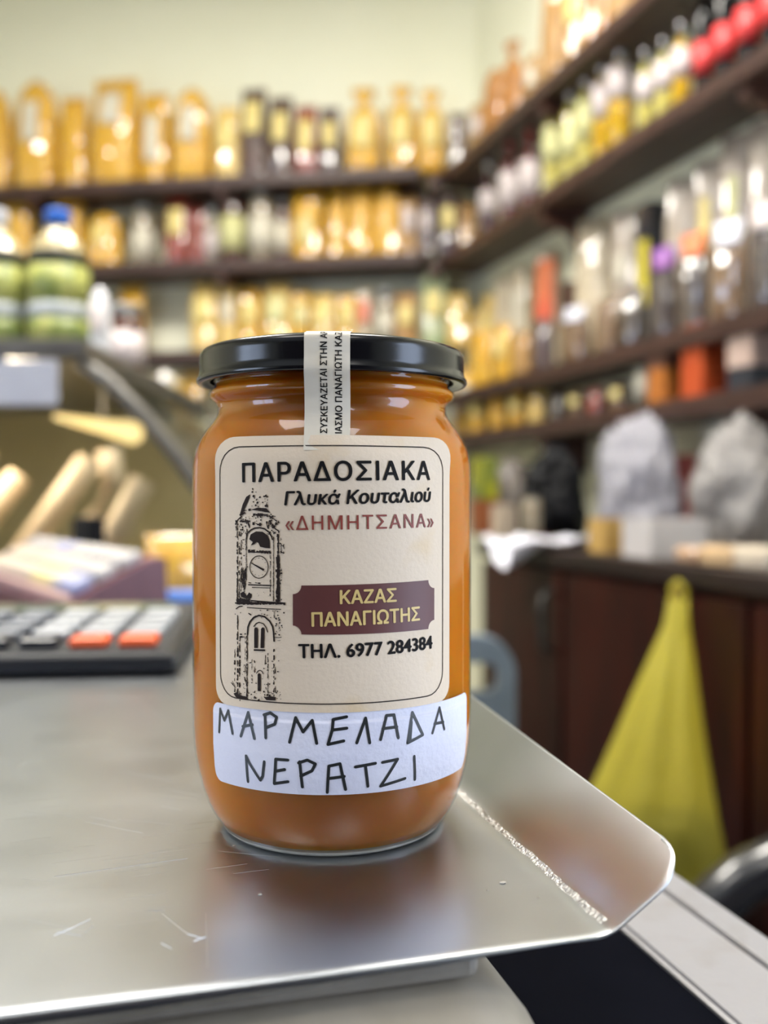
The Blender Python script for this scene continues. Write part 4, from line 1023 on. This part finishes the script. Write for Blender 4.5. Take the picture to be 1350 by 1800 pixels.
stack(1335, 66, (648, 590), ('navy', 'blush'), ('black carton under the pinkish one at the photo edge', 'pinkish white carton on the black one at the photo edge'))
# ---- yellow garland under the bottle shelf
gar = []
for px, py in ((1052, 345), (1095, 322), (1140, 296), (1181, 271), (1197, 255), (1228, 236), (1264, 214), (1307, 192), (1352, 168)):
    q = on_wall(CW, U2, N2, px, .018); gar.append((q.x, q.y, zpix(py, q.y)))
o = gar[0]
t = thing('bead_garland', 'yellow bead garland strung on the right wall under the bottle shelf', 'garland', E(*o))
m_gar = M('glossy_yellow_bead', (222, 206, 60), 0.15, col2=(214, 196, 44), coat=.8)
tube('cord', [(x - o[0], y - o[1], z - o[2]) for x, y, z in gar], .0035, m_gar, t, 6)
for x, y, z in gar[4:]:
    lathe('bead', [(0, -.011), (.006, -.009), (.009, 0), (.006, .009), (0, .011)], m_gar, t, 12).location = (x - o[0], y - o[1], z - o[2])

# ================================================================== cabinet along the right wall
CD = .45
cb = CW + N2 * .005
CABZ = -.097
s0 = s_on(CW, U2, N2, 846, CD)
cs1 = 2.02
o = CW + U2 * s0
cab = thing('wooden_cabinet', 'dark mahogany cabinet along the right wall under the shelves', 'cabinet', E(o.x, o.y, FLOOR), FRt)
sg = 1 if V2((math.cos(FRt), math.sin(FRt))).dot(U2) > 0 else -1
H_ = CABZ - FLOOR; Lc = (cs1 - s0)
x0, x1 = min(0, sg * Lc), max(0, sg * Lc)
box('carcass', x0, x1, -CD + .02, -.004, .06, H_ - .026, m_mahog, cab, .002)
box('plinth', x0 + .01, x1 - .01, -CD + .06, -.01, 0, .06, m_mahog, cab)
m_cabtop = M('worn_dark_worktop', (42, 28, 24), 0.5, col2=(32, 21, 18), scale=10)
box('worktop', x0 - .01, x1 + .01, -CD - .005, -.004, H_ - .026, H_, m_cabtop, cab, .003)
edges = [s_on(CW, U2, N2, px, CD) - s0 for px in (846, 990)] + [s_on(CW, U2, N2, 1215, CD) - s0 + .12, Lc]
for a, b in zip(edges, edges[1:]):
    a2, b2 = sorted((sg * (a + .006), sg * (b - .006)))
    dr = box('door', a2, b2, -CD, -CD + .0195, .08, H_ - .04, m_mahog, cab, .003)
    hx = sg * (b - .05) if abs(b - edges[1]) < 1e-6 else sg * (a + .10)
    if b == edges[1]: hx = sg * (b - .035)
    zz = H_ - .12
    if a != edges[1]:
        tube('door_handle', [(hx, -CD, zz + .05), (hx, -CD - .022, zz + .04), (hx, -CD - .026, zz), (hx, -CD - .022, zz - .05), (hx, -CD, zz - .06)], .005, m_steel_dark, dr, 8)
def cabpt(px, d): return on_wall(CW, U2, N2, px, d)

# ---- yellow carrier bag hanging from a knob on the cabinet
kq = cabpt(1215, CD); kz = zpix(1046, kq.y)
lx = sg * ((kq - (CW + N2 * CD)).dot(U2) - s0)
lathe_k = lathe('knob', [(0, 0), (.006, 0), (.006, .014), (.012, .018), (.012, .026), (0, .029)], m_bracket, cab, 14)
lathe_k.location = (lx, -CD, kz - FLOOR); lathe_k.rotation_euler = (PI / 2, 0, 0)
m_ybag = film('thin_yellow_plastic', (255, 244, 112), .50, .3)
hk = V2((kq.x, kq.y)).normalized()                      # sight line to the knob, in plan
px_ = V2((hk.y, -hk.x))                                  # across it
hb = thing('carrier_bag', 'translucent yellow carrier bag hanging from a knob on the dark cabinet', 'bag', E(kq.x + N2.x * .02, kq.y + N2.y * .02, kz), 0)
pm = kq.y / FPX                                        # metres per pixel here
outl = [(-14, 16, 0, 8), (-18, 18, 18, 14), (-24, 20, 50, 20), (-46, 28, 100, 34), (-72, 36, 160, 46), (-100, 46, 230, 58), (-130, 58, 300, 66), (-156, 66, 345, 70), (-160, 72, 372, 66), (-130, 78, 405, 60), (-70, 80, 432, 52), (5, 74, 452, 36), (46, 62, 458, 16)]
def bag_shift(half_r, th):                              # how far the row hangs out from the cabinet door
    worst = min((px_ * half_r[1]).dot(N2), (px_ * half_r[0]).dot(N2)) + min((hk * th).dot(N2), 0)
    return max(0, (.006 - worst) / max(.2, (-hk).dot(N2)))
vs, fs = [], []; n = 48; last_d = 0; cents = []
for i, (xl, xr, dy, th) in enumerate(outl):
    cx, rx = (xl + xr) / 2 * pm, (xr - xl) / 2 * pm; tt = th * pm * .8
    dsh = max(last_d, bag_shift((xl * pm, xr * pm), tt) - .02) if i else .01
    last_d = dsh; cents.append(dsh)
    for k in range(n):
        a = 2 * PI * k / n
        fold = 1 + .14 * math.sin(a * 8 + i * .12) * min(1, i / 3) * (1 if i < 8 else .4)
        p2 = px_ * (cx + rx * math.cos(a)) - hk * (dsh + tt * math.sin(a) * fold)
        vs.append((p2.x, p2.y, -dy * pm + (.006 * math.sin(a * 5) if i == 0 else 0)))
for i in range(len(outl) - 1):
    for k in range(n): fs.append((i * n + k, (i + 1) * n + k, (i + 1) * n + (k + 1) % n, i * n + (k + 1) % n))
fs.append(tuple((len(outl) - 1) * n + k for k in reversed(range(n))))
link_mesh('bag_body', vs, fs, m_ybag, hb)
tube('handle_loop', [tuple(px_ * a - hk * .01) + (z,) for a, z in ((-.010, -.01), (-.008, .012), (0, .02), (.008, .012), (.010, -.01))], .004, m_ybag, hb, 8)
m_dkpack = M('dark_olive_wrapping', (14, 13, 6), 0.6, col2=(22, 20, 10), scale=12)
kb = thing('dark_package', 'dark package lying in the bottom of the yellow carrier bag', 'package', hb.location, 0)
vs, fs = [], []; rows = [(338, 6.85), (352, 7.2), (372, 8), (405, 9), (428, 9.85), (448, 10.8)]
def at_row(f):
    a = int(f); b = min(a + 1, len(outl) - 1); g = f - a
    return [outl[a][q] + (outl[b][q] - outl[a][q]) * g for q in range(4)] + [cents[a] + (cents[b] - cents[a]) * g]
m_ = 32
for i, (dy, f) in enumerate(rows):
    xl, xr, _, th, dsh = at_row(f); cx, rx = (xl + xr) / 2 * pm, (xr - xl) / 2 * pm * .90; tt = th * pm * .8 * .80
    if i == len(rows) - 1: rx *= .8; tt *= .7
    for k in range(m_):
        a = 2 * PI * k / m_; u_ = math.cos(a)
        p2 = px_ * (cx + rx * u_) - hk * (dsh + tt * math.sin(a))
        vs.append((p2.x, p2.y, -(dy + (24 * (.5 - u_ / 2) if i < 2 else 0)) * pm))
for i in range(len(rows) - 1):
    for k in range(m_): fs.append((i * m_ + k, (i + 1) * m_ + k, (i + 1) * m_ + (k + 1) % m_, i * m_ + (k + 1) % m_))
fs.append(tuple(range(m_))); fs.append(tuple((len(rows) - 1) * m_ + k for k in reversed(range(m_))))
link_mesh('wrapping', vs, fs, m_dkpack, kb)

# ---- things on the cabinet top
def blobbag(name, label, loc, rz, w, d, h, mat, sd, ears=0, part='bag_body', rough_=.24):
    t = thing(name, label, 'bag', loc, rz, None)
    bm = bmesh.new(); bmesh.ops.create_icosphere(bm, subdivisions=5, radius=1.0)
    for v in bm.verts:
        c = v.co.copy(); nz = noise.noise(c * 1.7 + Vector((sd, 0, 0))) * rough_ * 1.2
        for f_, g_ in ((2.3, .8), (4.2, .7), (7.5, .5), (12.0, .3)):       # creases run inwards between rounded folds
            nz -= max(0, .22 - abs(noise.noise(c * f_ + Vector((0, sd, f_))))) * rough_ * 2.6 * g_
        c *= 1 + nz
        zz = (c.z + 1) / 2
        if c.z < -.55: c.z = -.55 - (c.z + .55) * .02; 
        k = 1.0 if c.z < .3 else 1 - .18 * (c.z - .3)
        v.co = Vector((c.x * w / 2 * k, c.y * d / 2 * k, max(0, (c.z + .56) / 1.56) * h))
    link_bm(part, bm, mat, t, True)
    for e in range(ears):
        vs, fs = [], []; a0 = .5 + e * 2.4
        for i in range(7):
            for k in range(9):
                u_, v_ = i / 6, k / 8 - .5
                rr = (.06 + .3 * u_) * w * .4
                vs.append((math.cos(a0) * u_ * w * .26 + v_ * rr * -math.sin(a0) * 1.4, math.sin(a0) * u_ * w * .26 + v_ * rr * math.cos(a0), h * (.88 + .09 * u_) + math.sin(k * 2 + sd) * .012 * u_))
        for i in range(6):
            for k in range(8): fs.append((i * 9 + k, i * 9 + k + 1, i * 9 + k + 10, i * 9 + k + 9))
        link_mesh('knotted_end', vs, fs, mat, t)
    return t
m_wbag = film('white_plastic_film', (210, 209, 218), .10, .25)
m_wbag2 = film('greyish_plastic_film', (194, 190, 188), .08, .3)
def onc(px, d): q = cabpt(px, d); return q, E(q.x, q.y, CABZ + .0006)
def ht(py, q): return zpix(py, q.y) - CABZ
q, l = onc(1122, .16); blobbag('plastic_bag', 'white plastic bag knotted at the top beside the cardboard box', l, FRt, 185 / FPX * q.y, .17, ht(738, q), m_wbag, 3.1)
q, l = onc(1300, .16); blobbag('plastic_bag', 'large greyish white plastic bag at the right edge of the cabinet', l, FRt, 165 / FPX * q.y, .17, ht(735, q), m_wbag2, 8.3)
m_blk = film('black_plastic_film', (26, 27, 32), .0, .2)
q, l = onc(972, .2); blobbag('plastic_bag', 'round black plastic bag left of the white bag', l, FRt, 105 / FPX * q.y, .17, ht(782, q), m_blk, 5.5)
q, l = onc(905, .2); blobbag('plastic_bag', 'grey crumpled bag left of the black bag', l, FRt, 62 / FPX * q.y, .14, ht(800, q), M('grey_crumpled_plastic', (128, 118, 110), .35, col2=(84, 78, 76), scale=12), 9.5)
# red box showing between the two white bags
q, l = onc(1205, .08); carton('food_carton', 'red box between the two white plastic bags', 'carton', l, FRt, .03, .03, ht(800, q), M('faded_red_card', (178, 92, 84), .5), None)
# open boxes and trays at the front
m_card = M('plain_cardboard', (206, 168, 96), .7, col2=(196, 156, 86), scale=40)
def openbox(name, label, cat, px, d, w, dp, h, mat, rz=0.0):
    q, l = onc(px, d); t = thing(name, label, cat, l, FRt + rz)
    box('base', -w / 2, w / 2, -dp / 2, dp / 2, 0, .003, mat, t)
    for nm, b in (('side_wall', (-w / 2, -w / 2 + .003, -dp / 2, dp / 2)), ('side_wall', (w / 2 - .003, w / 2, -dp / 2, dp / 2)), ('end_wall', (-w / 2 + .003, w / 2 - .003, -dp / 2, -dp / 2 + .003)), ('end_wall', (-w / 2 + .003, w / 2 - .003, dp / 2 - .003, dp / 2))):
        box(nm, *b, .003, h, mat, t)
    return t
q, l = onc(1090, .37); openbox('cardboard_box', 'small yellowish cardboard box at the front of the cabinet top', 'box', 1090, .37, 56 / FPX * q.y, .09, ht(912, q), m_card)
m_wcard = M('white_card', (214, 208, 206), .6, col2=(204, 198, 196))
q, l = onc(1168, .37); openbox('white_box', 'open white box beside the small cardboard box', 'box', 1168, .37, 92 / FPX * q.y, .10, ht(912, q), m_wcard)
# crumpled white paper tray that hangs over the front edge
q, l = onc(1012, .37)
t = thing('paper_sheet', 'crumpled white paper sheet drooping over the cabinet front edge', 'paper', l, FRt)
pq = q.y / FPX; vs, fs = [], []; nx, ny = 26, 20
for j in range(ny + 1):
    for i in range(nx + 1):
        u_, v_ = i / nx, j / ny
        x = (u_ - .5) * .125; y = .06 - v_ * .22
        z = .012 + .010 * noise.noise(Vector((x * 40, y * 40, 1))) + .022 * max(0, noise.noise(Vector((x * 22 + 4, y * 18, 3))))
        edge = -(CD - .37) - .004
        if y < edge:
            over = edge - y; z -= over * .62 * sstep(.2, .55, u_) * sstep(1.05, .85, u_)
        vs.append((x, y, z))
for j in range(ny):
    for i in range(nx): fs.append((j * (nx + 1) + i, (j + 1) * (nx + 1) + i, (j + 1) * (nx + 1) + i + 1, j * (nx + 1) + i + 1))
o = link_mesh('sheet', vs, fs, M('bright_white_paper', (236, 236, 248), .5), t); sm = o.modifiers.new('ply', 'SOLIDIFY'); sm.thickness = .0012
q, l = onc(940, .33); carton('food_carton', 'flat dark red carton lying under the crumpled paper', 'carton', l, FRt + .3, .07, .04, .012, M('dark_red_card', (86, 34, 30), .5), None)
q, l = onc(852, .30); carton('food_carton', 'orange brown box at the left end of the cabinet', 'carton', l, FRt, 34 / FPX * q.y, .06, ht(878, q), M('orange_brown_card', (158, 92, 54), .5), None)
q2 = cabpt(852, .30); h0 = ht(878, q2)
carton('food_carton', 'green yellow packet on top of the orange brown box', 'carton', E(q2.x, q2.y, CABZ + h0 + .001), FRt, 36 / FPX * q2.y, .05, zpix(805, q2.y) - CABZ - h0, M('yellow_green_card', (190, 186, 44), .4, col2=(60, 96, 66), scale=10), None)
q, l = onc(886, .40); carton('food_carton', 'cream packet in front of the grey bag', 'carton', l, FRt + .2, 32 / FPX * q.y, .04, ht(888, q), M('cream_card', (198, 182, 162), .5), None)
q, l = onc(934, .34); jarobj('preserve_jar', 'pale green jar in front of the black bag', l, FRt, 17 / FPX * q.y, ht(862, q), 'pre', 'b', None)
for i, (px, d, w_, h_, c_, ds) in enumerate(((1228, .40, .06, .022, (226, 186, 150), 'peach wrapped packet in front of the white box'), (1282, .41, .07, .028, (232, 196, 150), 'peach wrapped packet below the greyish bag'), (1338, .40, .07, .03, (230, 214, 190), 'cream wrapped packet at the photo edge'))):
    q, l = onc(px, d); t = thing('wrapped_packet', ds, 'packet', l, FRt + .2 * i - .2)
    box('wrapper', -w_ / 2, w_ / 2, -.024, .024, 0, h_, M('peach_wrapper', c_, .3, coat=.6, crinkle=.4), t, .007, 3)

# ================================================================== chairs
m_chair = M('blue_grey_plastic', (136, 150, 164), .4, col2=(126, 140, 154))
ch = thing('plastic_chair', 'blue grey plastic chair with a slotted back behind the scale', 'chair', E(.007, 1.42, FLOOR), 0.0)
bz1 = zpix(1116, 1.42) - FLOOR; cw = .51
bm = bmesh.new()
# backrest with a slot, its back to the viewer
def backslab(bm, x0, x1, z0, z1): add_box(bm, x0, x1, -.014, .014, z0, z1, .006)
hw = .186
zs0 = bz1 - .38
P_out = rrect(-hw, hw, zs0, bz1, .03, .055); 
P_in = rrect(-hw + .03, hw - .028, bz1 - .084, bz1 - .040, .014, .014)
def prism_ring(bm, A, B, y0, y1):
    n = len(A); a0 = [bm.verts.new((x, y0, z)) for x, z in A]; a1 = [bm.verts.new((x, y1, z)) for x, z in A]; b0 = [bm.verts.new((x, y0, z)) for x, z in B]; b1 = [bm.verts.new((x, y1, z)) for x, z in B]
    for k in range(n):
        j = (k + 1) % n
        bm.faces.new((a0[k], a0[j], b0[j], b0[k])); bm.faces.new((a1[k], b1[k], b1[j], a1[j])); bm.faces.new((a0[k], a1[k], a1[j], a0[j])); bm.faces.new((b0[k], b0[j], b1[j], b1[k]))
prism_ring(bm, P_out, P_in, -.014, .014)
link_bm('backrest', bm, m_chair, ch)
box('seat', -hw, hw, .0, .43, .42, .455, m_chair, ch, .014, 3)
for x in (-hw + .03, hw - .03):
    tube('leg', [(x, .03, .43), (x * 1.04, -.02, 0)], [.022, .016], m_chair, ch, 10)
    tube('leg', [(x, .40, .43), (x * 1.04, .43, 0)], [.022, .016], m_chair, ch, 10)
    box('back_post', x - .02, x + .02, -.012, .02, .43, zs0 + .04, m_chair, ch, .006)
m_ofc = M('black_office_chair_plastic', (30, 31, 36), .25, col2=(36, 37, 42), coat=.4)
m_fab = M('black_chair_fabric', (24, 24, 27), .85, scale=200)
oc = thing('office_chair', 'black office chair with a curved glossy armrest beside the counter', 'chair', E(.50, .70, FLOOR), .1)
box('seat', -.2, .2, -.2, .2, .45, .53, m_fab, oc, .03, 4)
box('backrest', .155, .205, -.19, .19, .60, 1.0, m_fab, oc, .02, 4)
tube('back_bar', [(.12, 0, .45), (.22, 0, .46), (.225, 0, .7)], .018, m_ofc, oc, 10)
tube('gas_column', [(0, 0, .10), (0, 0, .45)], .028, m_ofc, oc, 12)
for k in range(5):
    a = 2 * PI * k / 5 + .3
    tube('base_leg', [(0, 0, .115), (.2 * math.cos(a), .2 * math.sin(a), .075)], [.03, .018], m_ofc, oc, 10)
    lathe('caster', [(0, -.022), (.02, -.018), (.026, 0), (.02, .018), (0, .022)], m_black, oc, 14).location = (.2 * math.cos(a), .2 * math.sin(a), .026)
for y in (-.235, .235):
    pts = []
    for k in range(15):
        a = PI * (1.15 - 1.25 * k / 14)
        pts.append((-.02 + .19 * math.cos(a), y, .60 + .155 * math.sin(a)))
    tube('armrest', [(-.05, y * .75, .46), (-.17, y * .95, .49)] + pts + [(.12, y * .95, .48), (.05, y * .75, .46)], .026, m_ofc, oc, 12)

# ================================================================== chilled display case at the left
m_case = M('case_body_grey', (150, 148, 142), .4, col2=(138, 136, 130)); m_frame = M('case_frame_grey', (112, 108, 102), .35, metal=.4, col2=(96, 92, 88))
m_caseglass = thin_glass('case_glass', (.96, .97, .95), 0.04, .9, .0)
m_ptag = M('grey_white_price_sign', (196, 196, 204), .45, col2=(186, 186, 196))
m_inside = M('olive_cream_liner', (214, 208, 174), .5, col2=(202, 195, 160), scale=5)
CX, CY = -.46, 1.40
dc = thing('display_case', 'chilled counter display case with a curved glass front at the left', 'display case', E(CX, CY, FLOOR))
B = -FLOOR                                              # lens height in the case's frame
DPT = .95
curve = [(.015, .195), (.06, .165), (.11, .115), (.155, .06), (.195, .005), (.225, -.06), (.245, -.14), (.25, -.22)]
box('cabinet_base', -.62, .25, 0, DPT, 0, B - .25, m_case, dc, .01)
box('display_deck', -.60, .245, .02, DPT - .02, B - .25, B - .22, m_inside, dc)
box('rear_panel', -.62, -.60, 0, DPT, B - .25, B + .197, m_inside, dc)
box('far_panel', -.60, .02, DPT - .03, DPT - .01, B - .22, B + .195, m_inside, dc)
box('top_slab', -.62, .03, -.01, DPT, B + .197, B + .225, m_frame, dc, .004)
vs, fs = [], []
for x, z in curve: vs += [(x, .02, B + z), (x, DPT, B + z)]
for k in range(len(curve) - 1): fs.append((2 * k, 2 * k + 1, 2 * k + 3, 2 * k + 2))
o = link_mesh('front_glass', vs, fs, m_caseglass, dc); sm = o.modifiers.new('pane', 'SOLIDIFY'); sm.thickness = .005
P = [(x - .012, z) for x, z in curve] + [(-.595, -.22), (-.595, .195)]
extrude_profile('side_glass', [(x, B + z) for x, z in P], 'y', .012, .017, m_caseglass, dc)
tube('side_frame', [(x, .012, B + z) for x, z in curve], .012, m_frame, dc, 8)
tube('side_frame', [(x, DPT, B + z) for x, z in curve], .012, m_frame, dc, 8)
box('bottom_rail', -.60, .255, -.005, .02, B - .255, B - .22, m_frame, dc, .003)
m_warm = M('warm_lamp_tube', (255, 226, 160), .3, col2=(255, 222, 150), emit=1.5)
tube('lamp_tube', [(-.035, .06, B + .118), (-.035, .30, B + .120), (-.035, .50, B + .122)], [.004, .012, .022], m_warm, dc, 12)
box('added_fill_bar', -.22, -.10, .03, .16, B + .180, B + .1965, M('added_case_fill', (255, 236, 206), .3, emit=46.0), dc, .003)  # fill light added behind the sign to brighten the case interior
for y in (.3, .49): box('lamp_bracket', -.038, -.032, y, y + .008, B + .13, B + .198, m_frame, dc)
m_bar = M('pale_beige_bar', (232, 212, 186), .45, col2=(224, 202, 174))
for y, pts in ((.15, ((-.21, -.215), (-.084, -.043), (-.013, .055))), (.22, ((-.12, -.215), (-.026, -.044), (.004, .028), (-.003, .075))), (.10, ((-.03, -.215), (.037, -.068), (.085, .022))), (.16, ((-.32, -.215), (-.22, -.08), (-.13, .03))), (.3, ((-.42, -.215), (-.31, -.05), (-.24, .08)))):
    tube('slanted_bar', [(x, y, B + z) for x, z in pts], .020, m_bar, dc, 10)  # pale slanted bars across the case interior
pp = thing('price_sign', 'blank grey white price sign hung under the display case top', 'sign', E(CX, CY - .018, 0))
box('sign_panel', -.42, -.005, -.004, .0, .128, .192, m_ptag, pp, .002)
box('sign_clip', -.25, -.23, -.004, .006, .19, .200, m_chrome, pp)
box('sign_clip', -.10, -.08, -.004, .006, .19, .200, m_chrome, pp)
# packed cheese lying in the case
m_chs = M('pale_yellow_cheese', (228, 200, 112), .4, coat=.6, crinkle=.5); m_meat = M('orange_cured_meat', (206, 140, 84), .4, coat=.6, crinkle=.5, col2=(180, 96, 70), scale=20)
for i, (x, y, w_, h_, mt, ds) in enumerate(((-.27, .09, .11, .17, m_chs, 'pale yellow packed cheese at the near end of the display case'), (-.12, .36, .12, .12, m_meat, 'orange packed cured meat in the middle of the display case'), (.13, .20, .11, .05, m_chs, 'flat yellow packed cheese behind the display case glass'), (.10, .48, .14, .07, m_chs, 'yellow packed cheese at the far end of the display case'))):
    t = thing('packed_food', ds, 'packet', E(CX + x, CY + y, -.2195), .2 * i)
    box('packet_body', -w_ / 2, w_ / 2, -.05, .05, 0, h_, mt, t, .015, 3)
# bottles on the case top: blue cap, clear shoulder, green label
m_plast = M('clear_brine_plastic', (206, 190, 150), .12, col2=(186, 166, 116), scale=14, coat=1.0, crinkle=.45, crscale=18)
m_band = M('dark_green_band', (30, 38, 32), .4); m_glab = M('green_olive_label', (178, 178, 96), .4, col2=(122, 136, 70), scale=34, contrast=(.42, .6), stretch=(1, 1, .6)); m_gw = M('grey_white_band', (188, 192, 194), .5, col2=(150, 156, 150), scale=20)
def brine(px, label, capmat, y=1.49):
    x = (px - 675) / FPX * y; t = thing('brine_bottle', label, 'bottle', E(x, y, .2256)); r = 50 / FPX * y; h = zpix(374, y) - .2256; k = h / .234
    lathe('bottle_body', [(0, 0), (r * .93, 0), (r, .006), (r, .150 * k), (r * .97, .160 * k), (r * .8, .178 * k), (r * .5, .196 * k), (r * .36, .204 * k), (r * .36, .214 * k), (0, .214 * k)], m_plast, t, 28)
    lathe('cap', [(0, h), (r * .40, h), (r * .44, h - .003), (r * .44, h - .026 * k), (r * .38, h - .026 * k)], capmat, t, 20)
    lathe('collar_band', [(r + .0004, .136 * k), (r + .002, .136 * k), (r + .002, .152 * k), (r * .985 + .001, .158 * k)], m_band, t, 28)
    lathe('green_label', [(r + .0004, .072 * k), (r + .0018, .072 * k), (r + .0018, .136 * k), (r + .0004, .136 * k)], m_glab, t, 28)
    lathe('pale_label_band', [(r + .0004, .046 * k), (r + .0018, .046 * k), (r + .0018, .072 * k), (r + .0004, .072 * k)], m_gw, t, 28)
    lathe('lower_label', [(r + .0004, .008 * k), (r + .0018, .008 * k), (r + .0018, .046 * k), (r + .0004, .046 * k)], m_glab, t, 28)
brine(105, 'blue capped plastic bottle with green label on the display case', CAPM['B'])
brine(-4, 'plastic bottle with green label cut by the left photo edge', CAPM['w'])
# jar and bags behind them
yj = 1.86; xj = (222 - 675) / FPX * yj
m_jb = LIQ['jam']
jarobj('preserve_jar', 'brown preserve jar with grey metal lid on the display case', E(xj, yj, .2256), 0, 33 / FPX * yj, zpix(540, yj) - .2256, 'jam', 'g', 'k')
yj = 1.70; bag('food_bag', 'small shiny white bag between the green bottle and brown jar', 'bag', E((178 - 675) / FPX * yj, yj, .2256), 0, 36 / FPX * yj, .04, zpix(508, yj) - .2256, PAL['white'], 77, 'k', top='round')
st_ = thing('dark_stand', 'dark stand behind the display case holding a white and yellow bag', 'stand', E(-.565, 2.56, FLOOR))
zt = zpix(772, 2.56)
box('stand_body', -.17, .10, -.16, .16, 0, zt - FLOOR - .02, M('dark_grey_stand', (62, 60, 56), .5), st_, .004)
box('stand_top', -.18, .11, -.17, .17, zt - FLOOR - .02, zt - FLOOR, m_steel_dark, st_, .003)
blobbag('food_bag', 'plump white bag with a yellow band on the dark stand', E(-.585, 2.54, zt + .0006), .1, 98 / FPX * 2.54, .12, zpix(650, 2.54) - zt, M('white_yellow_pack', (226, 226, 226), .35, col2=(212, 178, 70), scale=5, coat=.7, contrast=(.46, .54)), 2.2, ears=0)
# pastry bag between register and jar
t = bag('food_bag', 'golden bag of baked goods behind the blue packet left of the jar', 'bag', E(-.245, 1.16, CZ), .1, .09, .05, .112, PAL['yel'], 91, None, top='seal')
